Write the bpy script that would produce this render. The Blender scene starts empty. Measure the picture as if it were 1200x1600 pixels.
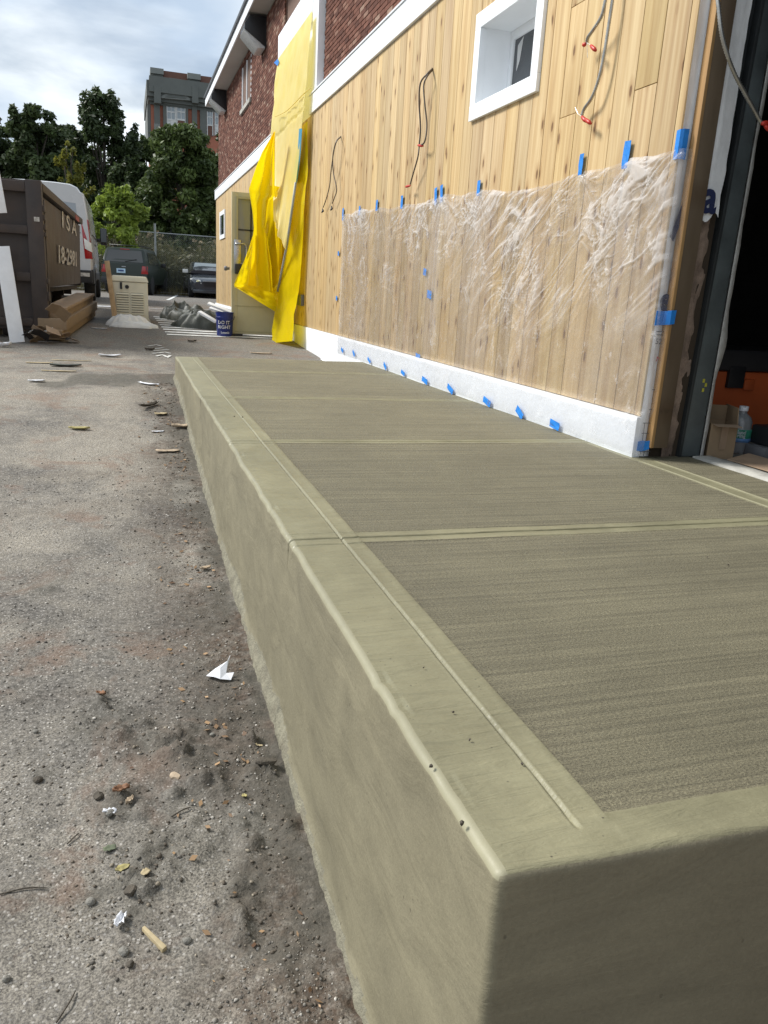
import bpy, bmesh, math, random
import numpy as np
from mathutils import Vector, Matrix

random.seed(7)
rng = np.random.default_rng(11)
SC = bpy.context.scene
COL = SC.collection
rad = math.radians

# ------------------------------------------------------------------ camera
YAW, PITCH, ROLL, FPX = 0.32057179, 0.27162298, -0.0579104, 1222.3463
CAM = np.array([0.0, 0.0, 1.7])


def cam_axes():
    cy, sy, cp, sp = math.cos(YAW), math.sin(YAW), math.cos(PITCH), math.sin(PITCH)
    f = np.array([sy * cp, cy * cp, -sp])
    r = np.array([cy, -sy, 0.0])
    d = np.cross(f, r)
    cr, sr = math.cos(ROLL), math.sin(ROLL)
    return cr * r + sr * d, -sr * r + cr * d, f


R_, D_, F_ = cam_axes()
cam_data = bpy.data.cameras.new('camera')
cam = bpy.data.objects.new('camera', cam_data)
COL.objects.link(cam)
cam_data.sensor_fit = 'VERTICAL'
cam_data.sensor_height = 24.0
cam_data.lens = 24.0 * FPX / 1600.0
cam_data.clip_start = 0.05
cam_data.clip_end = 2000
cam.matrix_world = Matrix(((R_[0], -D_[0], -F_[0], CAM[0]), (R_[1], -D_[1], -F_[1], CAM[1]),
                           (R_[2], -D_[2], -F_[2], CAM[2]), (0, 0, 0, 1)))
SC.camera = cam

# ------------------------------------------------------------------ world + sun
SUN_EL, SUN_AZ = 44.0, -62.0          # azimuth from +Y towards +X (negative: to the left, a little ahead)
world = bpy.data.worlds.new('World')
SC.world = world
world.use_nodes = True
wt = world.node_tree
wt.nodes.clear()


def wn(t, **k):
    n = wt.nodes.new(t)
    for a, v in k.items():
        setattr(n, a, v)
    return n


w_out = wn('ShaderNodeOutputWorld')
w_bg = wn('ShaderNodeBackground')
w_bg.inputs['Strength'].default_value = 0.076
w_sky = wn('ShaderNodeTexSky', sky_type='NISHITA', sun_disc=False)
w_sky.sun_elevation = rad(SUN_EL)
w_sky.sun_rotation = rad(SUN_AZ)
w_sky.air_density = 1.0
w_sky.dust_density = 1.5
w_tc = wn('ShaderNodeTexCoord')
w_sep = wn('ShaderNodeSeparateXYZ')
wt.links.new(w_tc.outputs['Generated'], w_sep.inputs[0])
w_add = wn('ShaderNodeMath', operation='ADD'); w_add.inputs[1].default_value = 0.16
w_abs = wn('ShaderNodeMath', operation='ABSOLUTE')
wt.links.new(w_sep.outputs['Z'], w_abs.inputs[0])
wt.links.new(w_abs.outputs[0], w_add.inputs[0])
w_comb = wn('ShaderNodeCombineXYZ')
for ax in ('X', 'Y'):
    dv = wn('ShaderNodeMath', operation='DIVIDE')
    wt.links.new(w_sep.outputs[ax], dv.inputs[0]); wt.links.new(w_add.outputs[0], dv.inputs[1])
    wt.links.new(dv.outputs[0], w_comb.inputs[ax])
w_n1 = wn('ShaderNodeTexNoise'); w_n1.inputs['Scale'].default_value = 1.7
w_n1.inputs['Detail'].default_value = 7; w_n1.inputs['Roughness'].default_value = 0.52; w_n1.inputs['Distortion'].default_value = 0.25
w_n2 = wn('ShaderNodeTexNoise'); w_n2.inputs['Scale'].default_value = 1.1
w_n2.inputs['Detail'].default_value = 5; w_n2.inputs['Roughness'].default_value = 0.5
w_map = wn('ShaderNodeMapping'); w_map.inputs['Location'].default_value = (3.1, 7.7, 0.0)
w_map2 = wn('ShaderNodeMapping'); w_map2.inputs['Location'].default_value = (11.3, 2.2, 1.0)
wt.links.new(w_comb.outputs[0], w_map.inputs[0]); wt.links.new(w_comb.outputs[0], w_map2.inputs[0])
wt.links.new(w_map.outputs[0], w_n1.inputs['Vector']); wt.links.new(w_map2.outputs[0], w_n2.inputs['Vector'])
w_r1 = wn('ShaderNodeValToRGB')        # cloud cover
w_r1.color_ramp.elements[0].position = 0.30; w_r1.color_ramp.elements[0].color = (0.25, 0.25, 0.25, 1)
w_r1.color_ramp.elements[1].position = 0.52; w_r1.color_ramp.elements[1].color = (1, 1, 1, 1)
w_r2 = wn('ShaderNodeValToRGB')        # cloud thickness: bright white to blue grey
w_r2.color_ramp.elements[0].position = 0.38; w_r2.color_ramp.elements[0].color = (6.2, 7.6, 9.4, 1)
w_r2.color_ramp.elements[1].position = 0.60; w_r2.color_ramp.elements[1].color = (11.6, 12.4, 13.0, 1)
wt.links.new(w_n1.outputs['Fac'], w_r1.inputs[0]); wt.links.new(w_n2.outputs['Fac'], w_r2.inputs[0])
w_mix = wn('ShaderNodeMixRGB')
wt.links.new(w_r1.outputs[0], w_mix.inputs[0])
wt.links.new(w_sky.outputs[0], w_mix.inputs[1]); wt.links.new(w_r2.outputs[0], w_mix.inputs[2])
wt.links.new(w_mix.outputs[0], w_bg.inputs['Color'])
wt.links.new(w_bg.outputs[0], w_out.inputs[0])

sun_d = bpy.data.lights.new('sun', 'SUN')
sun_d.energy = 3.8
sun_d.angle = rad(16.0)
sun_d.color = (1.0, 0.97, 0.92)
sun = bpy.data.objects.new('sun', sun_d)
COL.objects.link(sun)
_dir = Vector((math.sin(rad(SUN_AZ)) * math.cos(rad(SUN_EL)), math.cos(rad(SUN_AZ)) * math.cos(rad(SUN_EL)), math.sin(rad(SUN_EL))))
sun.rotation_euler = _dir.to_track_quat('Z', 'Y').to_euler()
sun.location = _dir * 60

SC.view_settings.view_transform = 'Standard'
SC.view_settings.look = 'None'
SC.view_settings.exposure = 0.27
SC.view_settings.gamma = 1.0
SC.view_settings.use_curve_mapping = False
SC.render.engine = 'CYCLES'
SC.cycles.use_denoising = True
SC.cycles.denoiser = 'OPENIMAGEDENOISE'
SC.cycles.denoising_input_passes = 'RGB_ALBEDO_NORMAL'
SC.cycles.denoising_prefilter = 'NONE'
SC.cycles.use_adaptive_sampling = False
SC.cycles.max_bounces = 8
SC.cycles.transparent_max_bounces = 16

# ------------------------------------------------------------------ measured geometry (metres)
GY = [-30, 0, 1.3, 2.0, 3.6, 5.4, 7.3, 9.7, 11.5, 12.8, 14, 16, 20, 24, 30, 36, 39, 60, 600]
GZ = [.10, .2, .28, .33, .40, .53, .74, .85, .94, 1.0, 1.05, 1.11, 1.14, 1.14, 1.12, 1.11, 1.2, 1.3, 1.4]


def gz(y):
    return np.interp(y, GY, GZ)


def ray(px, py):
    return R_ * ((px - 600) / FPX) + D_ * ((py - 800) / FPX) + F_


def atX(px, py, v):
    d = ray(px, py); return CAM + d * (v / d[0])


def atY(px, py, v):
    d = ray(px, py); return CAM + d * (v / d[1])


def atZ(px, py, v):
    d = ray(px, py); return CAM + d * ((v - 1.7) / d[2])


def atG(px, py):
    d = ray(px, py); lo, hi = .3, 400.
    for _ in range(50):
        m = (lo + hi) / 2
        p = CAM + d * m
        if p[2] > gz(p[1]): lo = m
        else: hi = m
    return CAM + d * lo


# ------------------------------------------------------------------ noise
def vnoise(x, y, seed=0):
    x = np.asarray(x, float); y = np.asarray(y, float)
    xi = np.floor(x).astype(np.int64); yi = np.floor(y).astype(np.int64)
    fx = x - xi; fy = y - yi
    fx = fx * fx * (3 - 2 * fx); fy = fy * fy * (3 - 2 * fy)

    def h(a, b):
        n = (a * 374761393 + b * 668265263 + seed * 974711) & 0x7fffffff
        n = ((n ^ (n >> 13)) * 1274126177) & 0x7fffffff
        return ((n ^ (n >> 16)) & 0xffff) / 65535.0
    a, b, c, d = h(xi, yi), h(xi + 1, yi), h(xi, yi + 1), h(xi + 1, yi + 1)
    return (a * (1 - fx) + b * fx) * (1 - fy) + (c * (1 - fx) + d * fx) * fy


def fbm(x, y, oct=5, seed=0, gain=.5):
    s = 0; a = 1; t = 0; f = 1.0
    for i in range(oct):
        s = s + a * vnoise(x * f + 17.3 * i, y * f - 9.1 * i, seed + i); t += a; a *= gain; f *= 2.03
    return s / t


def sstep(a, b, x):
    t = np.clip((x - a) / (b - a), 0, 1); return t * t * (3 - 2 * t)


# ------------------------------------------------------------------ objects
ORG = {}


def tag(o, label=None, cat=None, group=None, kind=None):
    if label: o['label'] = label
    if cat: o['category'] = cat
    if group: o['group'] = group
    if kind: o['kind'] = kind
    return o


def thing(name, label, cat, loc, rz=0.0, group=None):
    o = bpy.data.objects.new(name, None)
    o.empty_display_size = 0.2
    COL.objects.link(o)
    o.location = loc
    o.rotation_euler = (0, 0, rz)
    ORG[o.name] = (tuple(loc) if abs(rz) < 1e-9 else None)
    return tag(o, label, cat, group)


class MB:
    """collects faces; build() links them as one mesh object"""

    def __init__(s):
        s.v = []; s.f = []; s.m = []; s.c = []

    def add(s, vs, fs, mi=0, col=None):
        b = len(s.v)
        s.v.extend([tuple(p) for p in vs])
        for f in fs:
            s.f.append(tuple(i + b for i in f)); s.m.append(mi); s.c.append(col)
        return s

    def box(s, x0, x1, y0, y1, z0, z1, mi=0, col=None):
        vs = [(x, y, z) for z in (z0, z1) for y in (y0, y1) for x in (x0, x1)]
        return s.add(vs, [(0, 2, 3, 1), (4, 5, 7, 6), (0, 1, 5, 4), (2, 6, 7, 3), (0, 4, 6, 2), (1, 3, 7, 5)], mi, col)

    def hexa(s, p, mi=0, col=None):          # 8 points: bottom 4 ccw, top 4 ccw
        return s.add(p, [(3, 2, 1, 0), (4, 5, 6, 7), (0, 1, 5, 4), (1, 2, 6, 5), (2, 3, 7, 6), (3, 0, 4, 7)], mi, col)

    def bar(s, a, b, w, h, up=(0, 0, 1), mi=0, col=None):
        a = Vector(a); b = Vector(b); d = (b - a).normalized(); u = Vector(up)
        r = d.cross(u)
        if r.length < 1e-4: r = d.cross(Vector((1, 0, 0)))
        r.normalize(); u = r.cross(d).normalized()
        r *= w / 2; u *= h / 2
        return s.hexa([a - r - u, a + r - u, b + r - u, b - r - u, a - r + u, a + r + u, b + r + u, b - r + u], mi, col)

    def tube(s, pts, rads, n=8, mi=0, cap=True, col=None):
        pts = [Vector(p) for p in pts]
        if not hasattr(rads, '__len__'): rads = [rads] * len(pts)
        vs = []; prev = None
        for i, p in enumerate(pts):
            d = (pts[min(i + 1, len(pts) - 1)] - pts[max(i - 1, 0)])
            if d.length < 1e-9: d = Vector((0, 0, 1))
            d.normalize()
            if prev is None:
                r = d.cross(Vector((0, 0, 1)))
                if r.length < 1e-3: r = d.cross(Vector((1, 0, 0)))
            else:
                r = prev - d * prev.dot(d)
            r.normalize(); prev = r; u = d.cross(r)
            for k in range(n):
                a = 2 * math.pi * k / n
                vs.append(p + (r * math.cos(a) + u * math.sin(a)) * rads[i])
        fs = []
        for i in range(len(pts) - 1):
            for k in range(n):
                a = i * n + k; b = i * n + (k + 1) % n
                fs.append((a, b, b + n, a + n))
        if cap:
            fs.append(tuple(range(n))[::-1]); fs.append(tuple(range((len(pts) - 1) * n, len(pts) * n)))
        return s.add(vs, fs, mi, col)

    def lathe(s, prof, c, n=20, mi=0, axis='Z', col=None):
        vs = []
        for r, h in prof:
            for k in range(n):
                a = 2 * math.pi * k / n; x, y = r * math.cos(a), r * math.sin(a)
                q = {'Z': (x, y, h), 'X': (h, x, y), 'Y': (x, h, y)}[axis]
                vs.append((c[0] + q[0], c[1] + q[1], c[2] + q[2]))
        fs = []
        for i in range(len(prof) - 1):
            for k in range(n):
                a = i * n + k; b = i * n + (k + 1) % n
                fs.append((a, b, b + n, a + n))
        if prof[0][0] > 1e-6: fs.append(tuple(range(n))[::-1])
        if prof[-1][0] > 1e-6: fs.append(tuple(range((len(prof) - 1) * n, len(prof) * n)))
        return s.add(vs, fs, mi, col)

    def prism(s, pts, vec, mi=0, col=None):   # planar outline pushed along vec
        n = len(pts); v = Vector(vec)
        vs = [Vector(p) for p in pts] + [Vector(p) + v for p in pts]
        fs = [tuple(range(n))[::-1], tuple(range(n, 2 * n))] + [(i, (i + 1) % n, (i + 1) % n + n, i + n) for i in range(n)]
        return s.add(vs, fs, mi, col)

    def grid(s, P, mi=0):                     # P: (nv, nu, 3)
        nv, nu = P.shape[:2]
        fs = [(j * nu + i, j * nu + i + 1, (j + 1) * nu + i + 1, (j + 1) * nu + i) for j in range(nv - 1) for i in range(nu - 1)]
        return s.add(P.reshape(-1, 3), fs, mi)

    def build(s, name, mats, parent=None, smooth=False, bevel=0.0, local=False, attr=False, solid=0.0, fixn=True):
        me = bpy.data.meshes.new(name)
        V = np.array([tuple(p) for p in s.v], float)
        o = bpy.data.objects.new(name, me)
        COL.objects.link(o)
        if parent is not None:
            o.parent = parent
            og = ORG.get(parent.name, (0, 0, 0))
            if not local and og is not None:
                V = V - np.array(og)
            ORG[o.name] = og
        me.from_pydata(V.tolist(), [], s.f)
        if not isinstance(mats, (list, tuple)): mats = [mats]
        for m in mats: me.materials.append(m)
        me.polygons.foreach_set('material_index', s.m)
        if attr:
            ca = me.color_attributes.new('Col', 'FLOAT_COLOR', 'CORNER')
            arr = []
            for p, c in zip(me.polygons, s.c):
                arr.extend(list(c or (1, 1, 1, 1)) * p.loop_total)
            ca.data.foreach_set('color', arr)
        if fixn:
            bm = bmesh.new(); bm.from_mesh(me)
            bmesh.ops.recalc_face_normals(bm, faces=bm.faces)
            if bevel > 0:
                es = [e for e in bm.edges if len(e.link_faces) == 2 and e.calc_face_angle(0) > 0.5]
                bmesh.ops.bevel(bm, geom=es, offset=bevel, segments=2, affect='EDGES', profile=0.6, clamp_overlap=True)
            bm.to_mesh(me); bm.free()
        if smooth or bevel > 0:
            me.polygons.foreach_set('use_smooth', [True] * len(me.polygons))
            if bevel > 0 or smooth == 'angle':
                me.set_sharp_from_angle(angle=rad(40))
        me.update()
        if solid:
            md = o.modifiers.new('solid', 'SOLIDIFY'); md.thickness = solid; md.offset = 0
        return o


def piece(name, mesh, parent, loc, rot=(0, 0, 0), scale=(1, 1, 1)):
    """one of many alike pieces sharing mesh data; loc in world, parent un-rotated"""
    o = bpy.data.objects.new(name, mesh)
    COL.objects.link(o)
    og = ORG.get(parent.name, (0, 0, 0))
    o.parent = parent
    o.location = (loc[0] - og[0], loc[1] - og[1], loc[2] - og[2])
    o.rotation_euler = rot
    o.scale = scale
    ORG[o.name] = None
    return o


def unit_box_mesh(name, sx, sy, sz, mat, ch=0.0):
    mb = MB(); mb.box(-sx / 2, sx / 2, -sy / 2, sy / 2, -sz / 2, sz / 2)
    o = mb.build(name, mat, bevel=ch)
    me = o.data
    bpy.data.objects.remove(o)
    return me


def text(name, s, size, org, right, up, mat, parent, depth=0.0012, sx=1.0, local=False, bold=0.0, align='LEFT'):
    cu = bpy.data.curves.new(name, 'FONT')
    cu.body = s; cu.size = size; cu.extrude = depth / 2; cu.align_x = align; cu.offset = bold; cu.resolution_u = 3
    to = bpy.data.objects.new(name, cu)
    COL.objects.link(to)
    dg = bpy.context.evaluated_depsgraph_get(); dg.update()
    me0 = bpy.data.meshes.new_from_object(to.evaluated_get(dg))
    r = Vector(right).normalized(); u = Vector(up).normalized(); n = r.cross(u)
    vs = [Vector(org) + r * (v.co.x * sx) + u * v.co.y + n * v.co.z for v in me0.vertices]
    fs = [tuple(p.vertices) for p in me0.polygons]
    bpy.data.objects.remove(to); bpy.data.curves.remove(cu); bpy.data.meshes.remove(me0)
    mb = MB(); mb.add(vs, fs)
    return mb.build(name, mat, parent, local=local, fixn=False)


# ------------------------------------------------------------------ materials
class NT:
    def __init__(s, name):
        s.mat = bpy.data.materials.new(name); s.mat.use_nodes = True
        s.t = s.mat.node_tree; s.t.nodes.clear()
        s.out = s.n('ShaderNodeOutputMaterial')

    def n(s, typ, **k):
        nd = s.t.nodes.new(typ)
        for a, v in k.items(): setattr(nd, a, v)
        return nd

    def l(s, a, b): s.t.links.new(a, b)

    def val(s, sock, v):
        if hasattr(v, 'is_output'): s.l(v, sock)
        elif v is not None: sock.default_value = v

    def coords(s, kind='pos', scale=(1, 1, 1), rot=(0, 0, 0), offs=None):
        if kind == 'pos':
            g = s.n('ShaderNodeNewGeometry').outputs['Position']
        else:
            g = s.n('ShaderNodeTexCoord').outputs[kind]
        if offs is not None:
            ad = s.n('ShaderNodeVectorMath', operation='ADD'); s.l(g, ad.inputs[0]); s.l(offs, ad.inputs[1]); g = ad.outputs[0]
        m = s.n('ShaderNodeMapping'); m.inputs['Scale'].default_value = scale; m.inputs['Rotation'].default_value = rot
        s.l(g, m.inputs['Vector']); return m.outputs[0]

    def noise(s, vec, scale, detail=4, rough=.55, dist=0.0):
        nd = s.n('ShaderNodeTexNoise'); s.val(nd.inputs['Vector'], vec)
        nd.inputs['Scale'].default_value = scale; nd.inputs['Detail'].default_value = detail
        nd.inputs['Roughness'].default_value = rough; nd.inputs['Distortion'].default_value = dist
        return nd.outputs['Fac']

    def voro(s, vec, scale, out='Distance', feature='F1', rnd=1.0):
        nd = s.n('ShaderNodeTexVoronoi', feature=feature); s.val(nd.inputs['Vector'], vec)
        nd.inputs['Scale'].default_value = scale; nd.inputs['Randomness'].default_value = rnd
        return nd.outputs[out]

    def ramp(s, fac, *st, interp='LINEAR'):
        nd = s.n('ShaderNodeValToRGB'); cr = nd.color_ramp; cr.interpolation = interp
        while len(cr.elements) < len(st): cr.elements.new(0.5)
        for e, (p, c) in zip(cr.elements, st):
            e.position = p
            e.color = (c, c, c, 1) if not hasattr(c, '__len__') else tuple(c[:3]) + (1,)
        s.l(fac, nd.inputs[0]); return nd.outputs[0]

    def mix(s, fac, a, b, mode='MIX'):
        nd = s.n('ShaderNodeMixRGB', blend_type=mode)
        s.val(nd.inputs[0], fac)
        for sock, v in ((nd.inputs[1], a), (nd.inputs[2], b)):
            if hasattr(v, 'is_output'): s.l(v, sock)
            else: sock.default_value = (v[0], v[1], v[2], 1) if hasattr(v, '__len__') else (v, v, v, 1)
        return nd.outputs[0]

    def math(s, op, a, b=None, clamp=False):
        nd = s.n('ShaderNodeMath', operation=op, use_clamp=clamp); s.val(nd.inputs[0], a)
        if b is not None: s.val(nd.inputs[1], b)
        return nd.outputs[0]

    def attr(s, name, out='Color'):
        return s.n('ShaderNodeAttribute', attribute_name=name).outputs[out]

    def rnd(s): return s.n('ShaderNodeObjectInfo').outputs['Random']

    def bump(s, h, strength=.3, dist=.01, nrm=None):
        b = s.n('ShaderNodeBump'); b.inputs['Strength'].default_value = strength; b.inputs['Distance'].default_value = dist
        s.l(h, b.inputs['Height'])
        if nrm is not None: s.l(nrm, b.inputs['Normal'])
        return b.outputs[0]

    def bsdf(s, col, rough=.6, metal=0.0, nrm=None, spec=.5, **k):
        b = s.n('ShaderNodeBsdfPrincipled')
        if hasattr(col, 'is_output'): s.l(col, b.inputs['Base Color'])
        else: b.inputs['Base Color'].default_value = (*col[:3], 1)
        s.val(b.inputs['Roughness'], rough); s.val(b.inputs['Metallic'], metal)
        b.inputs['Specular IOR Level'].default_value = spec
        if nrm is not None: s.l(nrm, b.inputs['Normal'])
        for a, v in k.items(): s.val(b.inputs[a.replace('_', ' ')], v)
        return b.outputs[0]

    def done(s, shader):
        s.l(shader, s.out.inputs['Surface']); return s.mat


def worn(name, col, rough=.6, metal=0.0, var=.18, scale=6.0, bump=.12, bscale=40, spec=.5, dirt=None, dirt_amt=.35, coords='pos', **k):
    """painted / plain surface with mottling, faint relief and optional grime"""
    t = NT(name); v = t.coords(coords)
    n = t.noise(v, scale, 5, .6)
    c = t.mix(1.0, col, t.ramp(n, (.3, 1 - var), (.7, 1 + var)), 'MULTIPLY')
    if dirt is not None:
        d = t.noise(v, scale * .6, 6, .65)
        c = t.mix(t.ramp(d, (.5, 0.0), (.72, dirt_amt)), c, dirt)
    nb = t.bump(t.noise(v, bscale, 4, .6), bump, .01)
    r = t.ramp(n, (.3, max(0.02, rough - .08)), (.7, min(1, rough + .08)))
    return t.done(t.bsdf(c, r, metal, nb, spec, **k))


# ------------------------------------------------------------------ special materials
def mat_ground():
    t = NT('ground_asphalt'); v = t.coords('pos')
    st = t.attr('stain')
    sp = t.n('ShaderNodeSeparateColor'); t.l(st, sp.inputs[0])
    big = t.noise(v, .9, 6, .6, .4); mid = t.noise(v, 5.5, 6, .65); fine = t.noise(v, 60, 5, .7)
    grain = t.noise(v, 190, 3, .7)
    agg = t.voro(v, 105, 'Color'); aggd = t.voro(v, 105, 'Distance')
    asp = t.mix(t.ramp(fine, (.40, 0.), (.60, 1.)), (.06, .056, .05), (.20, .186, .165))
    dust = t.mix(t.ramp(grain, (.42, 0.), (.58, 1.)), (.125, .112, .094), (.44, .40, .33))
    dm = t.math('ADD', t.ramp(big, (.38, -.05), (.58, .75)), t.ramp(mid, (.40, -.2), (.62, .42)))
    dm = t.math('MULTIPLY', dm, sp.outputs[2], True)
    c = t.mix(dm, asp, dust)
    # exposed aggregate: single stones, pale or dark
    agv = t.n('ShaderNodeSeparateColor'); t.l(agg, agv.inputs[0])
    stone = t.mix(agv.outputs[0], (.08, .075, .07), (.55, .52, .47))
    sm = t.math('MULTIPLY', t.ramp(aggd, (.28, 1.), (.42, 0.)), t.ramp(agv.outputs[1], (.42, 0.), (.5, .95)))
    c = t.mix(t.math('MULTIPLY', sm, .8), c, stone)
    mot = t.noise(v, 2.3, 5, .7, .6)
    c = t.mix(t.ramp(mot, (.53, 0.), (.64, .42)), c, (.20, .115, .075))           # faint reddish clay
    bk = t.noise(v, 26, 5, .65)
    c = t.mix(t.math('MULTIPLY', sp.outputs[0], t.ramp(bk, (.32, .25), (.62, 1.))), c, t.mix(t.ramp(fine, (.35, 0.), (.7, 1.)), (.045, .034, .025), (.125, .085, .058)))
    c = t.mix(t.math('MULTIPLY', sp.outputs[1], t.ramp(bk, (.3, .55), (.6, 1.))), c, t.mix(fine, (.05, .047, .04), (.14, .13, .105)))
    h = t.math('ADD', t.math('MULTIPLY', fine, .35), t.math('MULTIPLY', grain, .6))
    h = t.math('SUBTRACT', h, t.math('MULTIPLY', aggd, .35))
    nb = t.bump(h, .5, .010)
    return t.done(t.bsdf(c, t.ramp(mid, (.3, .82), (.7, .95)), 0, nb, .3))


def mat_concrete(name, col, kind):
    t = NT(name); v = t.coords('pos')
    big = t.noise(v, 1.6, 5, .55, .3); mid = t.noise(v, 9, 5, .6); fine = t.noise(v, 220, 3, .7)
    c = t.mix(1.0, col, t.ramp(big, (.25, .84), (.75, 1.14)), 'MULTIPLY')
    c = t.mix(1.0, c, t.ramp(mid, (.25, .93), (.75, 1.06)), 'MULTIPLY')
    if kind == 'broom':
        ln = t.noise(t.coords('pos', (2.2, 210, 1)), 1.0, 4, .75)
        ln2 = t.noise(t.coords('pos', (.5, 11, 1)), 1.0, 5, .65)
        gr = t.noise(v, 330, 3, .75)
        gv = t.noise(t.coords('pos', (150, 330, 1)), 1.0, 3, .75)
        pit = t.voro(t.coords('pos', (120, 200, 1)), 1.0)
        c = t.mix(1.0, c, t.ramp(ln2, (.3, .90), (.7, 1.08)), 'MULTIPLY')
        c = t.mix(1.0, c, t.ramp(gv, (.36, .60), (.60, 1.20)), 'MULTIPLY')
        c = t.mix(1.0, c, t.ramp(ln, (.34, .88), (.62, 1.06)), 'MULTIPLY')
        h = t.math('ADD', t.math('MULTIPLY', ln, .8), t.math('ADD', t.math('MULTIPLY', gv, .9), t.math('MULTIPLY', gr, .3)))
        ln3 = t.noise(t.coords('pos', (.9, 62, 1), (0, 0, .012)), 1.0, 4, .6)
        c = t.mix(1.0, c, t.ramp(ln3, (.36, .80), (.62, 1.12)), 'MULTIPLY')
        h = t.math('ADD', h, t.math('MULTIPLY', ln3, .9))
        pt = t.math('MULTIPLY', t.ramp(pit, (.10, 1.), (.2, 0.)), t.ramp(t.noise(t.coords('pos', (40, 60, 1)), 1.0, 2), (.60, 0.), (.66, .8)))
        c = t.mix(pt, c, (.05, .045, .035))
        nb = t.bump(h, .8, .006)
        r = t.ramp(ln2, (.3, .62), (.7, .8))
    elif kind == 'face':
        sw = t.noise(t.coords('pos', (1, 2.2, 5), (.5, .3, 0)), 1.6, 5, .6, 1.2)
        c = t.mix(1.0, c, t.ramp(sw, (.3, .86), (.7, 1.12)), 'MULTIPLY')
        gn = t.noise(v, 130, 4, .7)
        c = t.mix(1.0, c, t.ramp(gn, (.3, .9), (.7, 1.08)), 'MULTIPLY')
        pores = t.ramp(t.voro(t.coords('pos', (34, 34, 24)), 1.0), (.05, 0.), (.12, 1.))
        pm = t.math('MAXIMUM', pores, t.ramp(t.noise(v, 6, 3), (.52, 1.), (.62, 0.)))
        c = t.mix(1.0, c, t.ramp(pm, (0., .62), (1., 1.)), 'MULTIPLY')
        st_ = t.noise(t.coords('pos', (1, .7, 7)), 1.0, 5, .65, .6)
        c = t.mix(t.ramp(st_, (.56, 0.), (.68, .35)), c, tuple(x * .62 for x in col))
        pl_ = t.noise(t.coords('pos', (1, 3, 9), (.9, 0, 0)), 1.0, 5, .7, 1.0)
        c = t.mix(t.ramp(pl_, (.60, 0.), (.68, .30)), c, tuple(min(1, x * 1.45) for x in col))
        h = t.math('ADD', t.math('MULTIPLY', gn, .5), t.math('MULTIPLY', pm, .5))
        nb = t.bump(h, .38, .005, t.bump(sw, .25, .02))
        r = t.ramp(mid, (.3, .60), (.7, .75))
    elif kind == 'edge':
        nb = t.bump(t.noise(v, 60, 4, .6), .15, .004)
        r = t.ramp(t.noise(v, 25, 4, .6), (.3, .30), (.7, .55))
    else:
        rip = t.noise(t.coords('pos', (7, 38, 1), (0, 0, .12)), 1.0, 4, .55, 1.0)
        gn = t.noise(v, 140, 4, .7)
        c = t.mix(1.0, c, t.ramp(rip, (.3, .94), (.7, 1.06)), 'MULTIPLY')
        c = t.mix(1.0, c, t.ramp(gn, (.3, .94), (.7, 1.05)), 'MULTIPLY')
        h = t.math('ADD', t.math('MULTIPLY', rip, .8), t.math('MULTIPLY', gn, .10))
        nb = t.bump(h, .8, .008)
        sp_ = t.math('MULTIPLY', t.ramp(t.voro(v, 70), (.09, 1.), (.16, 0.)), t.ramp(t.noise(v, 14, 2), (.58, 0.), (.62, .8)))
        c = t.mix(sp_, c, (.07, .062, .045))
        c = t.mix(1.0, c, t.ramp(t.noise(t.coords('pos', (3, 1.2, 1)), 1.0, 5, .65, 1.5), (.35, .88), (.65, 1.08)), 'MULTIPLY')
        r = t.ramp(mid, (.3, .40), (.7, .55))
    return t.done(t.bsdf(c, r, 0, nb, .5))


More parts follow.
